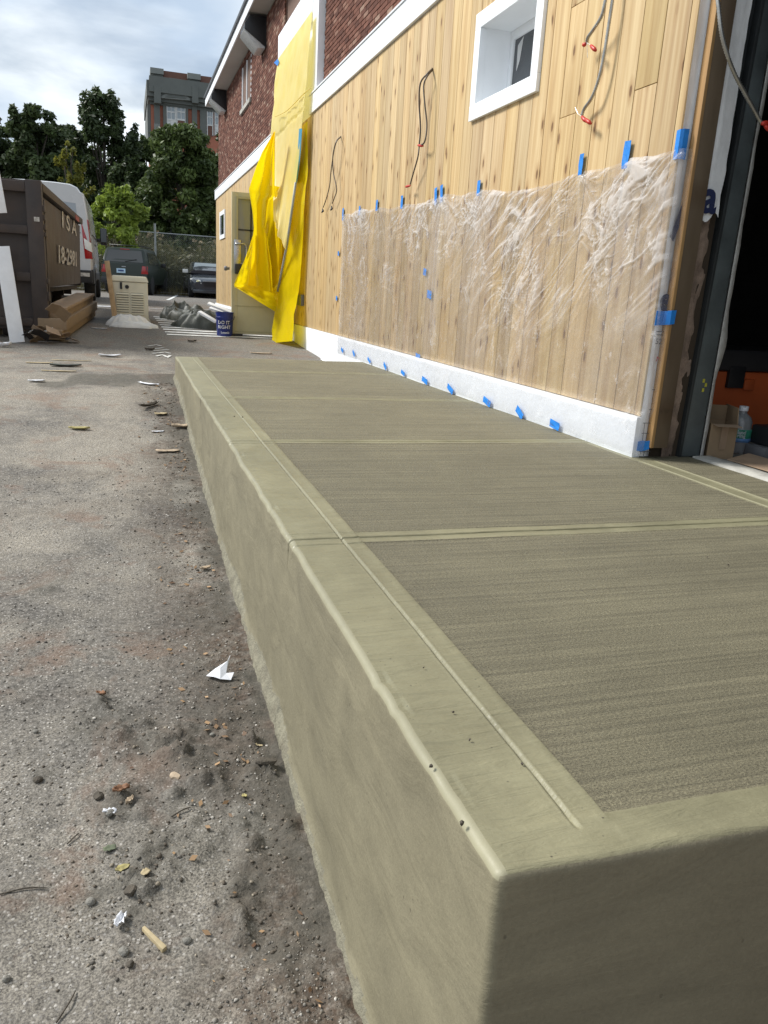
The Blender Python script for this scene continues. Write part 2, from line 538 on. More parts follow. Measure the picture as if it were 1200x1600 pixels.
def mat_wood(name, c1, c2, knot=(.16, .085, .035), grain_scale=(9, 34, 1.3), knots=True, rough=.62, var=.2, axis='Z'):
    t = NT(name)
    rn = t.rnd()
    cb = t.n('ShaderNodeCombineXYZ')
    t.l(t.math('MULTIPLY', rn, 31.0), cb.inputs[0]); t.l(t.math('MULTIPLY', rn, 77.0), cb.inputs[1]); t.l(t.math('MULTIPLY', rn, 53.0), cb.inputs[2])
    gs = grain_scale
    if axis == 'Y': gs = (grain_scale[1], grain_scale[2], grain_scale[1])
    if axis == 'X': gs = (grain_scale[2], grain_scale[1], grain_scale[1])
    v = t.coords('pos', gs, offs=cb.outputs[0])
    g1 = t.noise(v, 1.0, 5, .6, .7); g2 = t.noise(v, .28, 4, .5, 1.6)
    c = t.mix(t.ramp(g1, (.3, 0.), (.68, 1.)), c1, c2)
    c = t.mix(t.ramp(g2, (.48, 0.), (.72, .55)), c, tuple(x * y for x, y in zip(c2, (.62, .5, .42))))
    hs = t.n('ShaderNodeHueSaturation'); t.l(c, hs.inputs['Color'])
    rr = t.ramp(rn, (0., 1 - var), (1., 1 + var)); t.l(rr, hs.inputs['Value'])
    r2 = t.math('FRACT', t.math('MULTIPLY', rn, 7.31))
    t.l(t.ramp(r2, (0., .93), (1., 1.04)), hs.inputs['Saturation'])
    t.l(t.ramp(t.math('FRACT', t.math('MULTIPLY', rn, 3.77)), (0., .497), (1., .503)), hs.inputs['Hue'])
    c = hs.outputs[0]
    if knots:
        kv0 = t.coords('pos', (1, 8.5, 3.4), offs=cb.outputs[0])
        sx_ = t.n('ShaderNodeSeparateXYZ'); t.l(kv0, sx_.inputs[0])
        cx_ = t.n('ShaderNodeCombineXYZ'); t.l(sx_.outputs[1], cx_.inputs[0]); t.l(sx_.outputs[2], cx_.inputs[1]); kv = cx_.outputs[0]
        kn = t.n('ShaderNodeTexVoronoi', feature='F1', voronoi_dimensions='2D'); kn.inputs['Scale'].default_value = 1.0
        t.l(kv, kn.inputs['Vector'])
        wob = t.math('MULTIPLY', t.noise(t.coords('pos', (60, 60, 30)), 1.0, 2), .05)
        kd = t.math('ADD', kn.outputs['Distance'], wob)
        sep = t.n('ShaderNodeSeparateColor'); t.l(kn.outputs['Color'], sep.inputs[0])
        sel = t.ramp(sep.outputs[0], (.50, 0.), (.53, 1.))
        halo = t.math('MULTIPLY', t.ramp(kd, (.07, .7), (.30, 0.)), sel)
        core = t.math('MULTIPLY', t.ramp(kd, (.095, 1.), (.135, 0.)), sel)
        c = t.mix(halo, c, tuple(x * y for x, y in zip(c2, (.66, .52, .40))))
        c = t.mix(t.math('MULTIPLY', core, .9), c, knot)
    nb = t.bump(g1, .22, .004)
    return t.done(t.bsdf(c, t.ramp(g1, (.3, rough - .08), (.7, rough + .08)), 0, nb, .35))


M = {}
M['ground'] = mat_ground()
M['c_smooth'] = mat_concrete('concrete_troweled', (.240, .224, .138), 'smooth')
M['c_broom'] = mat_concrete('concrete_broomed', (.212, .190, .120), 'broom')
M['c_face'] = mat_concrete('concrete_face', (.205, .184, .120), 'face')
M['c_edge'] = mat_concrete('concrete_burnished_edge_highlight', (.28, .262, .172), 'edge')  # burnished edge; the colour is also lightened to carry its highlight
M['c_slurry'] = worn('rough_slurry_foot', (.22, .205, .148), .9, var=.3, scale=22, bump=.7, bscale=120, dirt=(.13, .11, .08), dirt_amt=.6)
M['c_old'] = worn('old_pale_concrete', (.40, .39, .35), .85, var=.25, scale=12, bump=.3, bscale=90)
M['cedar'] = mat_wood('pine_siding', (.60, .455, .245), (.455, .31, .145), var=.13)
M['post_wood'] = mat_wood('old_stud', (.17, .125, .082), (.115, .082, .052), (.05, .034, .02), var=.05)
M['post_wood_sunlit'] = mat_wood('stud_painted_sunlit', (.42, .25, .11), (.33, .19, .085), (.15, .08, .04), var=.08)  # lighter copy of the stud wood, sunlight painted into the narrow side
M['lumber'] = mat_wood('lumber', (.55, .38, .2), (.42, .27, .13), knots=False, grain_scale=(22, 22, 1.5), var=.1)
M['white'] = worn('white_trim', (.87, .90, .93), .45, var=.03, scale=4, bump=.04, bscale=120)
M['fascia'] = worn('white_fascia', (.87, .90, .93), .5, var=.04, scale=3, bump=.04)
M['soffit'] = worn('grey_soffit', (.50, .48, .45), .7, var=.06, scale=3, bump=.05)
M['drip'] = worn('dark_roof_edge', (.03, .032, .036), .5, var=.2)
M['room_unlit'] = worn('interior_painted_unlit', (.035, .033, .03), .85, var=.3)  # near-black colour stands in for the lack of light in the room
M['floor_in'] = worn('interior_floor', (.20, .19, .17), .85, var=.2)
M['sheathing'] = worn('shadow_backing', (.05, .035, .022), .9, var=.2)


def mat_brick(name, attr):
    t = NT(name); v = t.coords('pos')
    f = t.attr('Col', 'Fac') if attr else t.rnd()
    c = t.ramp(f, (0., (.088, .036, .025)), (.35, (.135, .055, .037)), (.7, (.18, .077, .052)), (.95, (.23, .122, .088)), (1., (.30, .20, .15)))
    n = t.noise(v, 45, 5, .7)
    c = t.mix(1.0, c, t.ramp(n, (.3, .72), (.7, 1.25)), 'MULTIPLY')
    nb = t.bump(n, .5, .006)
    return t.done(t.bsdf(c, .88, 0, nb, .25))


M['brick'] = mat_brick('brick_single', False)
M['brick_far'] = mat_brick('brick_many', True)
M['mortar'] = worn('mortar', (.165, .105, .08), .95, var=.2, scale=20, bump=.3)


def mat_glass(name, col=(.02, .025, .03), rough=.06):
    t = NT(name)
    return t.done(t.bsdf(col, rough, 0, None, .6, Coat_Weight=.3))


M['glass'] = mat_glass('dark_glass')

# ------------------------------------------------------------------ ground
def build_ground():
    def axis(segs):
        out = []
        for a, b, st in segs:
            n = max(1, int(round((b - a) / st)))
            out += list(np.linspace(a, b, n, endpoint=False))
        return out
    xs = np.array([-400, -150, -60, -30] + axis([(-16, -6, .5), (-6, -3.2, .1), (-3.2, -1.6, .025), (-1.6, .47, .012), (.47, .7, .1), (.7, 6, .5)]) + [6, 10, 20, 60, 150, 400])
    ys = [-40, -10, -3, -1, 0, .6]
    y = 1.05
    while y < 40:
        ys.append(y); y += float(np.clip(.010 + .0022 * (y - 1) ** 1.75, .010, .6))
    ys = np.array(ys + [44, 50, 60, 90, 150, 300, 600])
    X, Y = np.meshgrid(xs, ys)
    Z = gz(Y)
    near = np.exp(-np.maximum(0, Y - 2) / 9.0)
    Z = Z + (fbm(X * 1.1, Y * 1.1, 4, 3) - .5) * .05 * np.clip(near + .15, 0, 1)
    Z = Z + (fbm(X * 7, Y * 7, 5, 21, .6) - .5) * .012 * near
    Z = Z + (fbm(X * 38, Y * 38, 3, 33, .6) - .5) * .006 * near
    # swept-up soil along the foot of the platform
    edge = np.clip((.36 - X) / .55, 0, 1)
    inside = (X < .45) & (Y < 8.3)
    band = np.where(inside, (1 - edge) ** 1.6, 0) * sstep(-.3, .5, Y)
    clod = fbm(X * 16, Y * 16, 4, 51, .6)
    Z = Z + band * (.016 + (clod - .45) * .030) * near
    # heaps of soil
    rust = np.zeros_like(X); dark = np.zeros_like(X)
    heaps = [(165, 1130, .16, .030), (225, 1170, .12, .025), (320, 1190, .15, .02), (185, 1270, .10, .035), (250, 1340, .16, .028),
             (205, 1385, .07, .03), (150, 1400, .07, .018), (400, 1290, .10, .02), (390, 1390, .11, .02), (300, 1150, .10, .02), (75, 920, .08, .01),
             (330, 1110, .12, .02), (160, 1100, .07, .02), (60, 1215, .05, .02), (440, 1500, .12, .02), (350, 1240, .06, .016), (205, 1430, .05, .012)]
    for px, py, s, h in heaps:
        p = atG(px, py)
        wob = 1 + (fbm(X * 9, Y * 9, 3, 77) - .5) * 1.6
        d = np.hypot(X - p[0], (Y - p[1])) / s * wob
        g = np.exp(-d * d * 1.4)
        Z = Z + g * h * (.06 + .75 * sstep(.42, .75, clod))
        dark = np.maximum(dark, np.clip(g * 1.0 - .2, 0, .8))
    nn = fbm(X * 3.2, Y * 2.2, 5, 61, .6); n2 = fbm(X * 1.1, Y * .8, 4, 71)
    rust = np.where(inside, np.clip((1 - edge) ** 1.5 * 1.25 * sstep(.36, .56, nn + .10 * (1 - edge)), 0, 1), 0)
    dark = np.where(inside, np.maximum(dark, (1 - edge) ** 2.5 * .9 * sstep(.36, .55, fbm(X * 4.1, Y * 3.3, 4, 91, .6))), dark)
    # red clay streaks
    for px, py, sx, sy, a in [(160, 742, .55, .10, .35), (185, 790, .5, .08, .3), (70, 800, .7, .10, .25), (200, 680, .3, .1, .2), (70, 1090, .3, .05, .3), (30, 1410, .12, .05, .3), (195, 1255, .07, .05, .7), (155, 1080, .06, .04, .7), (55, 515 + 15, .8, .4, .35), (130, 540, .35, .6, .4)]:
        p = atG(px, py)
        g = np.exp(-((X - p[0]) / sx) ** 2 - ((Y - p[1]) / sy) ** 2)
        rust = np.maximum(rust, g * a * (.3 + 1.2 * nn))
    p = atG(160, 592)                                     # damp dark patch
    d = np.hypot((X - p[0]) / .42, (Y - p[1]) / .42) * (1 + (fbm(X * 3, Y * 3, 3, 5) - .5) * 1.4)
    dark = np.maximum(dark, .85 * sstep(1.05, .85, d))
    pale = np.clip(1.15 - sstep(7.5, 13, Y + (n2 - .5) * 5) * .95, .08, 1.2) * (.55 + .75 * n2) * (.62 + .55 * sstep(2.2, 5.5, Y))
    pale = pale * np.where(X > .45, .5, 1)
    me = bpy.data.meshes.new('ground')
    nv, nu = X.shape
    V = np.stack([X, Y, Z], -1).reshape(-1, 3)
    idx = np.arange(nv * nu).reshape(nv, nu)
    Fq = np.stack([idx[:-1, :-1], idx[:-1, 1:], idx[1:, 1:], idx[1:, :-1]], -1).reshape(-1, 4)
    me.vertices.add(len(V)); me.vertices.foreach_set('co', V.ravel())
    me.loops.add(Fq.size); me.loops.foreach_set('vertex_index', Fq.ravel().astype(np.int32))
    me.polygons.add(len(Fq)); me.polygons.foreach_set('loop_start', np.arange(0, Fq.size, 4, dtype=np.int32))
    me.polygons.foreach_set('use_smooth', np.ones(len(Fq), dtype=bool))
    me.update(calc_edges=True)
    ca = me.color_attributes.new('stain', 'FLOAT_COLOR', 'POINT')
    C4 = np.stack([np.clip(rust, 0, 1), np.clip(dark, 0, 1), np.clip(pale, 0, 1.3), np.ones_like(X)], -1).reshape(-1)
    ca.data.foreach_set('color', C4.astype(np.float32))
    me.materials.append(M['ground'])
    o = bpy.data.objects.new('ground', me); COL.objects.link(o)
    tag(o, 'worn dusty asphalt yard beside the new concrete platform', kind='structure')
    return xs, ys, Z


GXS, GYS, GZZ = build_ground()


def gh(x, y):
    """height of the built ground"""
    i = int(np.clip(np.searchsorted(GXS, x) - 1, 0, len(GXS) - 2)); j = int(np.clip(np.searchsorted(GYS, y) - 1, 0, len(GYS) - 2))
    a = (x - GXS[i]) / (GXS[i + 1] - GXS[i]); b = (y - GYS[j]) / (GYS[j + 1] - GYS[j])
    return float(GZZ[j, i] * (1 - a) * (1 - b) + GZZ[j, i + 1] * a * (1 - b) + GZZ[j + 1, i] * (1 - a) * b + GZZ[j + 1, i + 1] * a * b)


# ------------------------------------------------------------------ concrete platform
TOP = 1.0
XE, XG, XB, XW, XR = .42, .577, .632, 2.336, 2.655
JY = [.735, 2.125, 3.62, 5.13, 6.77, 8.0]
plat = thing('concrete_platform', 'freshly poured grey concrete platform with tooled joints along the wood wall', 'platform', (1.2, 4.0, .4))


def plat_bay(k):
    y0, y1 = JY[k], JY[k + 1]
    first, last = k == 0, k == 4
    R = .015
    xr = XR if y0 < 3 else XW - .002

    def lin(a, b, st):
        n = max(1, int(math.ceil((b - a) / st))); return list(np.linspace(a, b, n, endpoint=False))
    xs = lin(XE, XE + .04, .004) + lin(XE + .04, XG - .02, .016) + lin(XG - .02, XG + .02, .003) + lin(XG + .02, XB - .004, .012) + [XB - .003, XB] + lin(XB + .004, xr, .03)
    if k < 2:
        xs = [x for x in xs if x < 2.27] + lin(2.27, 2.45, .003) + lin(2.45, xr, .03)
    xs.append(xr)
    e = .085
    ys = lin(y0, y0 + e, .003) + lin(y0 + e, y1 - e, .025) + lin(y1 - e, y1, .003) + [y1]
    xs, ys = np.array(xs), np.array(ys)
    zs = np.array([-.05] + lin(.15, .45 + .1 * k, .011) + lin(.45 + .1 * k, TOP - .04, .03) + lin(TOP - .04, TOP, .004) + [TOP])
    P = {}; V = []; F = []; MI = []

    def vid(p):
        key = (round(p[0], 5), round(p[1], 5), round(p[2], 5))
        if key not in P:
            P[key] = len(V); V.append(key)
        return P[key]

    def face_grid(fn, A, B, mfn):
        ids = [[vid(fn(a, b)) for a in A] for b in B]
        for j in range(len(B) - 1):
            for i in range(len(A) - 1):
                F.append((ids[j][i], ids[j][i + 1], ids[j + 1][i + 1], ids[j + 1][i]))
                MI.append(mfn((A[i] + A[i + 1]) / 2, (B[j] + B[j + 1]) / 2))
    yb0 = y0 + (.085 if first else .048); yb1 = y1 - (.03 if last else .048)

    def mtop(x, y):
        if x < XE + .016 : return 3
        if x < XB or y < yb0 or y > yb1: return 0
        if k < 2 and 2.285 < x < 2.40: return 0
        return 1
    face_grid(lambda a, b: (a, b, TOP), xs, ys, mtop)
    face_grid(lambda a, b: (XE, a, b), ys, zs, lambda a, b: 3 if b > TOP - .010 else (4 if b < float(gz(a) + .055 + (fbm(a * 3.1, a * 0, 4, 19) - .5) * .16) else 2))
    if first: face_grid(lambda a, b: (a, y0, b), xs, zs, lambda a, b: 2)
    if last: face_grid(lambda a, b: (a, y1, b), xs, zs, lambda a, b: 2)
    V = np.array(V)
    lo = np.array([XE + R, (y0 + R) if first else -9, -9]); hi = np.array([99, (y1 - R) if last else 99, TOP - R])
    inner = np.clip(V, lo, hi); d = V - inner; L = np.linalg.norm(d, axis=1)
    rr = np.maximum(np.abs(d).max(1), 1e-9)
    Q = np.where((L > 1e-6)[:, None], inner + d / np.maximum(L, 1e-9)[:, None] * R * np.minimum(1, rr / R)[:, None], V)
    x, y, z = V.T
    topm = sstep(TOP - .05, TOP - .002, z)
    # tooled joints
    def cut(dist, w, dep): return -dep * np.exp(-(dist / w) ** 4)
    wv = (fbm(x * 2.3, y * 0 + k, 3, 5) - .5) * .008
    for yj, on in ((y0, not first), (y1, not last)):
        if not on: continue
        dj = y - yj + wv * .6
        g = cut(dj, .0055, .011) + .0015 * np.exp(-((np.abs(dj) - .009) / .0028) ** 2) + .0012 * np.exp(-((np.abs(dj) - .046) / .006) ** 2) - .003 * np.exp(-((np.abs(dj + wv) - .052) / .0035) ** 2)
        Q[:, 2] += g * topm
        Q[:, 0] += np.where((x < XE + .03), np.exp(-(dj / .006) ** 4) * .009 * sstep(TOP - .10, TOP - .01, z), 0)
    wx = (fbm(y * 1.7, y * 0 + 3, 3, 9) - .5) * .008
    gx = cut(x - XG + wx, .0035, .0055) + .0007 * np.exp(-((np.abs(x - XG + wx) - .0065) / .0022) ** 2)
    ge = 1.0
    if first: ge = sstep(y0 + .055, y0 + .075, y)
    Q[:, 2] += gx * topm * ge
    # small ridge where trowel margin meets broomed field
    Q[:, 2] += topm * ge * .0018 * np.exp(-((x - XB + .004) / .004) ** 2)
    if first:
        Q[:, 2] += topm * (x > XE + .05) * -.0025 * np.exp(-((y - yb0 - (fbm(x * 2, x * 0, 3, 8) - .5) * .012) / .003) ** 2)
    if k < 2:
        for xj in (2.30, 2.385):
            Q[:, 2] += topm * sstep(3.14, 3.06, y) * (cut(x - xj, .004, .006) + .002 * np.exp(-((np.abs(x - xj) - .011) / .005) ** 2))
    # hand-made unevenness
    Q[:, 0] += np.where(x < XE + .05, (fbm(y * 2.6, z * 2.6, 4, 13) - .5) * .014 + (fbm(y * 14, z * 14, 3, 14) - .5) * .004, 0)
    Q[:, 2] += topm * ((fbm(x * 1.6, y * 1.6, 3, 15) - .5) * .008 + np.where(x < XB, (fbm(x * 16, y * 26, 3, 16) - .5) * .0022, 0))
    if first:
        Q[:, 1] += np.where(y < y0 + .03, (fbm(x * 2.6, z * 2.6, 4, 17) - .5) * .012, 0)
    # nicks on the edge
    for yn in ([.93, 1.17, 1.27] if first else [y0 + .35, y1 - .3]):
        Q[:, 2] -= np.where(x < XE + .03, .006 * np.exp(-((y - yn) / .012) ** 2) * topm, 0)
    # slurry foot
    ft = gz(y) + .045 + (fbm(y * 3.1, y * 0, 4, 19) - .5) * .07
    side = (V[:, 0] <= XE + 1e-6) & (L > 1e-6)
    fl = sstep(ft + .03, ft - .03, z) * (.012 + .010 * fbm(y * 9, z * 9, 3, 23)) + .05 * sstep(ft, ft - .25, z)
    Q[:, 0] -= np.where(x < XE + 1e-6, fl, 0)
    rough_ = sstep(ft + .06, ft, z) * (fbm(y * 38, z * 38, 3, 29) - .5) * .012
    Q[:, 0] -= np.where(x < XE + 1e-6, rough_, 0)
    if first: Q[:, 1] -= np.where(y < y0 + 1e-6, fl * .6, 0)
    mb = MB(); mb.add(Q, F); mb.m = MI
    return mb.build('slab_panel', [M['c_smooth'], M['c_broom'], M['c_face'], M['c_edge'], M['c_slurry']], plat, smooth=True)


for k in range(5): plat_bay(k)

# ------------------------------------------------------------------ the building
bld = thing('brick_building', 'long brick building clad below in new pine boards with white trim', 'building', (4.0, 12, 1.0))
YC, YE = 3.206, 23.0                  # corner at the garage opening, far corner
Z0, ZT, ZB0, ZB1, ZS = .6, 1.2, 3.882, 4.10, 6.16


def core():
    mb = MB()
    for (a, b) in ((YC + .012, 12.25), (13.2, YE)):
        mb.box(2.362, 2.60, a, b, .3, 4.0)
    mb.box(2.362, 2.60, 12.25, 13.2, 3.1, 4.0)
    mb.f = mb.f[6:]; mb.m = mb.m[6:]; mb.c = mb.c[6:]
    w_ = WIN; e_ = .055
    mb.box(2.362, 2.60, YC + .012, w_[0] + e_, .3, 4.0).box(2.362, 2.60, w_[1] - e_, 12.25, .3, 4.0)
    mb.box(2.362, 2.60, w_[0] + e_, w_[1] - e_, .3, w_[2] + e_).box(2.362, 2.60, w_[0] + e_, w_[1] - e_, w_[3] - e_, 4.0)
    mb.build('wall_core', M['sheathing'], bld)
    mb = MB()
    mb.box(2.432, 2.70, -8, 11.0, 4.0, 6.3); mb.box(2.432, 2.70, 13.45, YE, 4.0, 6.3); mb.box(2.45, 2.70, 11.0, 13.45, 4.0, 6.3)
    mb.box(2.34, 2.70, -8, .2, .0, 4.0); mb.box(2.432, 14, YE - .3, YE, .8, 6.3)
    mb.build('mortar_wall', M['mortar'], bld)
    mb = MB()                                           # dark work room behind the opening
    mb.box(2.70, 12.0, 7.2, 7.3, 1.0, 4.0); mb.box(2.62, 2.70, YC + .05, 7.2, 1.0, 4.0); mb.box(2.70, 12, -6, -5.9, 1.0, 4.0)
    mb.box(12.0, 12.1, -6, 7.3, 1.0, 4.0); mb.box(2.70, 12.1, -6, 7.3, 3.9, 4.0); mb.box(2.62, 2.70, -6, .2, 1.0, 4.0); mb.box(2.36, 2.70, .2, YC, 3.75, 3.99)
    mb.build('room_shell', M['room_unlit'], bld)
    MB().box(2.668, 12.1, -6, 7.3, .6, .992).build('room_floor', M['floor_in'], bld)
    MB().box(2.3, 14, -8, YE, 6.28, 6.36).build('ceiling_slab', M['soffit'], bld)


# siding boards, each one its own piece
WIN = (4.605, 5.593, 2.894, 3.559)
core()
PL_W, PL_G = .172, .005
_plm = {}


def plank(y0, z0, z1, w=None):
    w = w or PL_W
    key = (round(w, 4), round(z1 - z0, 4))
    if key not in _plm:
        _plm[key] = unit_box_mesh('siding_plank', .02, w, z1 - z0, M['cedar'], .003)
    piece('siding_plank', _plm[key], bld, (2.346 + rng.uniform(-.0006, .0006), y0 + w / 2, (z0 + z1) / 2))


y = YC + .004
k = 0
breaks = {1: [2.701], 5: [2.70, 3.247]}
plank(y, ZT, ZB0 - .004, .045); y += .045 + PL_G
while y < YE - .1:
    w = min(PL_W, YE - .02 - y)
    if 12.2 < y + w and y < 13.2:
        segs = [(3.12, ZB0 - .004)]
    elif y + w > WIN[0] + .03 and y < WIN[1] - .03:
        segs = [(ZT, WIN[2] + .02), (WIN[3] - .02, ZB0 - .004)]
        lo_, hi_ = (y, WIN[0] + .03) if y < WIN[0] + .03 else ((WIN[1] - .03, y + w) if y + w > WIN[1] - .03 else (0, 0))
        if hi_ > lo_:                                   # notched round the window: one board
            MB().box(2.336, 2.356, y, y + w, ZT + .0015, WIN[2] + .02).box(2.336, 2.356, y, y + w, WIN[3] - .02, ZB0 - .0055).box(2.336, 2.356, lo_, hi_, WIN[2] + .02, WIN[3] - .02).build('siding_plank', M['cedar'], bld)
            segs = []
    else:
        segs = [(ZT, ZB0 - .004)]
    for a, b in segs:
        cuts = [a] + [c for c in breaks.get(k, []) if a + .1 < c < b - .1] + [b]
        for c0, c1 in zip(cuts[:-1], cuts[1:]):
            plank(y, c0 + .0015, c1 - .0015, w)
    y += PL_W + PL_G; k += 1

# trim
MB().box(2.318, 2.362, YC - .004, 5.9, .96, ZT - .003).box(2.318, 2.362, 5.902, 12.2, .78, ZT - .003).box(2.318, 2.362, 13.2, YE, .8, ZT - .003).build('base_board', M['white'], bld, bevel=.003)
MB().box(2.300, 2.345, 8.05, 10.9, .5, .86).build('foundation_board', M['white'], bld, bevel=.003)
b_ = MB()
for a, b in ((-8, 2.0), (2.003, 6.2), (6.203, 11.02)): b_.box(2.312, 2.40, a, b, ZB0, ZB1)
b_.build('band_trim', M['white'], bld, bevel=.003)
MB().box(2.312, 2.40, 13.40, YE + .02, ZB0, ZB1).build('band_trim', M['white'], bld, bevel=.003)
MB().box(2.300, 2.425, -8, 11.03, ZB1 + .002, ZB1 + .016).box(2.300, 2.425, 13.40, YE + .02, ZB1 + .002, ZB1 + .016).build('drip_cap', M['white'], bld)
MB().box(2.325, 2.43, 10.66, 10.99, ZB1 + .018, 6.1).build('corner_trim', M['white'], bld, bevel=.003)
MB().box(2.318, 2.43, 10.992, 13.47, 5.06, 5.42).build('lintel_trim', M['white'], bld, bevel=.003)
MB().box(2.322, 2.43, 13.36, 13.45, 4.12, 5.058).build('jamb_trim', M['white'], bld, bevel=.003)
MB().box(2.40, 2.445, 11.0, 13.36, 4.0, 5.058).box(2.352, 2.36, 11.0, 12.2, 1.2, 4.0).build('opening_panel', M['white'], bld)

# brick courses
BL, BH, BJ = .160, .0415, .0085
bmesh_brick = unit_box_mesh('brick', .026, BL, BH, M['brick'], .003)
many = MB()
z = ZB1 + .026 + BH / 2
row = 0
while z < ZS:
    off = (row % 2) * (BL + BJ) / 2
    for (ya, yb) in ((-7.9, 10.655), (13.46, YE)):
        yy = ya + off - (BL + BJ) / 2
        while yy < yb:
            a, b = max(yy, ya), min(yy + BL, yb)
            if b - a > .03 and not (17.0 < (a + b) / 2 < 18.35 and 5.25 < z < 6.05):
                if ya < 0 and a > 8.75 and b - a > BL - .002 and a > 8.95 and z < 4.1 + (a - 8.65) * .60 + .12:
                    piece('brick', bmesh_brick, bld, (2.4215 + rng.uniform(-.0025, .0025), (a + b) / 2, z + rng.uniform(-.0015, .0015)),
                          (rng.uniform(-.006, .006), rng.uniform(-.012, .012), rng.uniform(-.008, .008)))
                else:
                    g = rng.uniform() if rng.uniform() > .05 else 1.0
                    x0 = 2.4085 + rng.uniform(-.003, .003)
                    many.box(x0, 2.434, a, b, z - BH / 2, z + BH / 2, 0, (g, g, g, 1))
            yy += BL + BJ
    z += BH + BJ; row += 1
tag(many.build('brick_courses', M['brick_far'], bld, attr=True), kind='stuff')

# far small upper window with sill, and small window in the far boards
uw = MB().box(2.44, 2.47, 17.02, 18.33, 5.27, 6.04).build('window', M['glass'], bld)
MB().box(2.41, 2.44, 17.0, 17.06, 5.25, 6.06).box(2.41, 2.44, 18.29, 18.35, 5.25, 6.06).box(2.41, 2.44, 17.65, 17.7, 5.25, 6.06).build('window_frame', M['white'], uw)
MB().box(2.37, 2.44, 16.95, 18.4, 5.17, 5.248).build('window_sill', M['c_old'], uw)
q0, q1 = atX(345, 368, 2.33), atX(351, 334, 2.33)
sw = MB().box(2.328, 2.334, q1[1], q0[1], q0[2], q1[2]).build('window', M['glass'], bld)
f_ = MB()
f_.box(2.31, 2.338, q1[1] - .12, q1[1], q0[2] - .1, q1[2] + .1).box(2.31, 2.338, q0[1], q0[1] + .12, q0[2] - .1, q1[2] + .1)
f_.box(2.311, 2.337, q1[1], q0[1], q0[2] - .1, q0[2]).box(2.311, 2.337, q1[1], q0[1], q1[2], q1[2] + .1)
f_.build('window_frame', M['white'], sw)

# recessed square window in the near boards
wy0, wy1, wz0, wz1 = WIN
fr = MB()
T = .098
fr.box(2.312, 2.362, wy0, wy1, wz0, wz0 + T).box(2.312, 2.362, wy0, wy1, wz1 - T, wz1)
fr.box(2.3125, 2.3625, wy0, wy0 + T - .008, wz0 + T + .001, wz1 - T - .001).box(2.3125, 2.3625, wy1 - T + .008, wy1, wz0 + T + .001, wz1 - T - .001)
nw = fr.build('window', M['white'], bld, bevel=.0025)
rv = MB()
iy0, iy1, iz0, iz1 = wy0 + T - .012, wy1 - T + .012, wz0 + T - .004, wz1 - T + .004
rv.box(2.362, 2.58, iy1, iy1 + .015, iz0, iz1).box(2.362, 2.58, iy0 - .015, iy0, iz0, iz1).box(2.362, 2.58, iy0, iy1, iz1, iz1 + .015).box(2.362, 2.58, iy0, iy1, iz0 - .015, iz0)
rv.build('reveal', M['white'], nw)
sh = MB(); S_ = .05
sh.box(2.54, 2.578, iy1 - S_, iy1 - .001, iz0 + .001, iz1 - .001).box(2.54, 2.578, iy0 + .001, iy0 + S_, iz0 + .001, iz1 - .001)
sh.box(2.541, 2.577, iy0 + S_, iy1 - S_, iz0 + .001, iz0 + .08).box(2.541, 2.577, iy0 + S_, iy1 - S_, iz1 - .06, iz1 - .001)
sh.build('sash', M['white'], nw, bevel=.003)
MB().box(2.556, 2.562, iy0 + S_, iy1 - S_, iz0 + .08, iz1 - .06).build('pane', M['glass'], nw)
MB().add([(2.5545, 5.33, 3.40), (2.5545, 5.41, 3.36), (2.5545, 5.40, 3.20), (2.5545, 5.36, 3.26)], [(0, 1, 2, 3)]).build('pane_sticker', worn('sticker', (.55, .56, .56), .6), nw)

# eave: soffit, fascia, roof edge
MB().box(2.115, 2.43, -8, YE + .2, 6.20, 6.225).build('soffit', M['soffit'], bld)
MB().box(2.09, 2.115, -8, YE + .22, 6.19, 6.37).box(2.115, 2.5, YE + .2, YE + .222, 6.19, 6.37).build('fascia', M['fascia'], bld, bevel=.003)
MB().box(2.055, 14, -8, YE + .26, 6.372, 6.43).build('roof', M['drip'], bld)


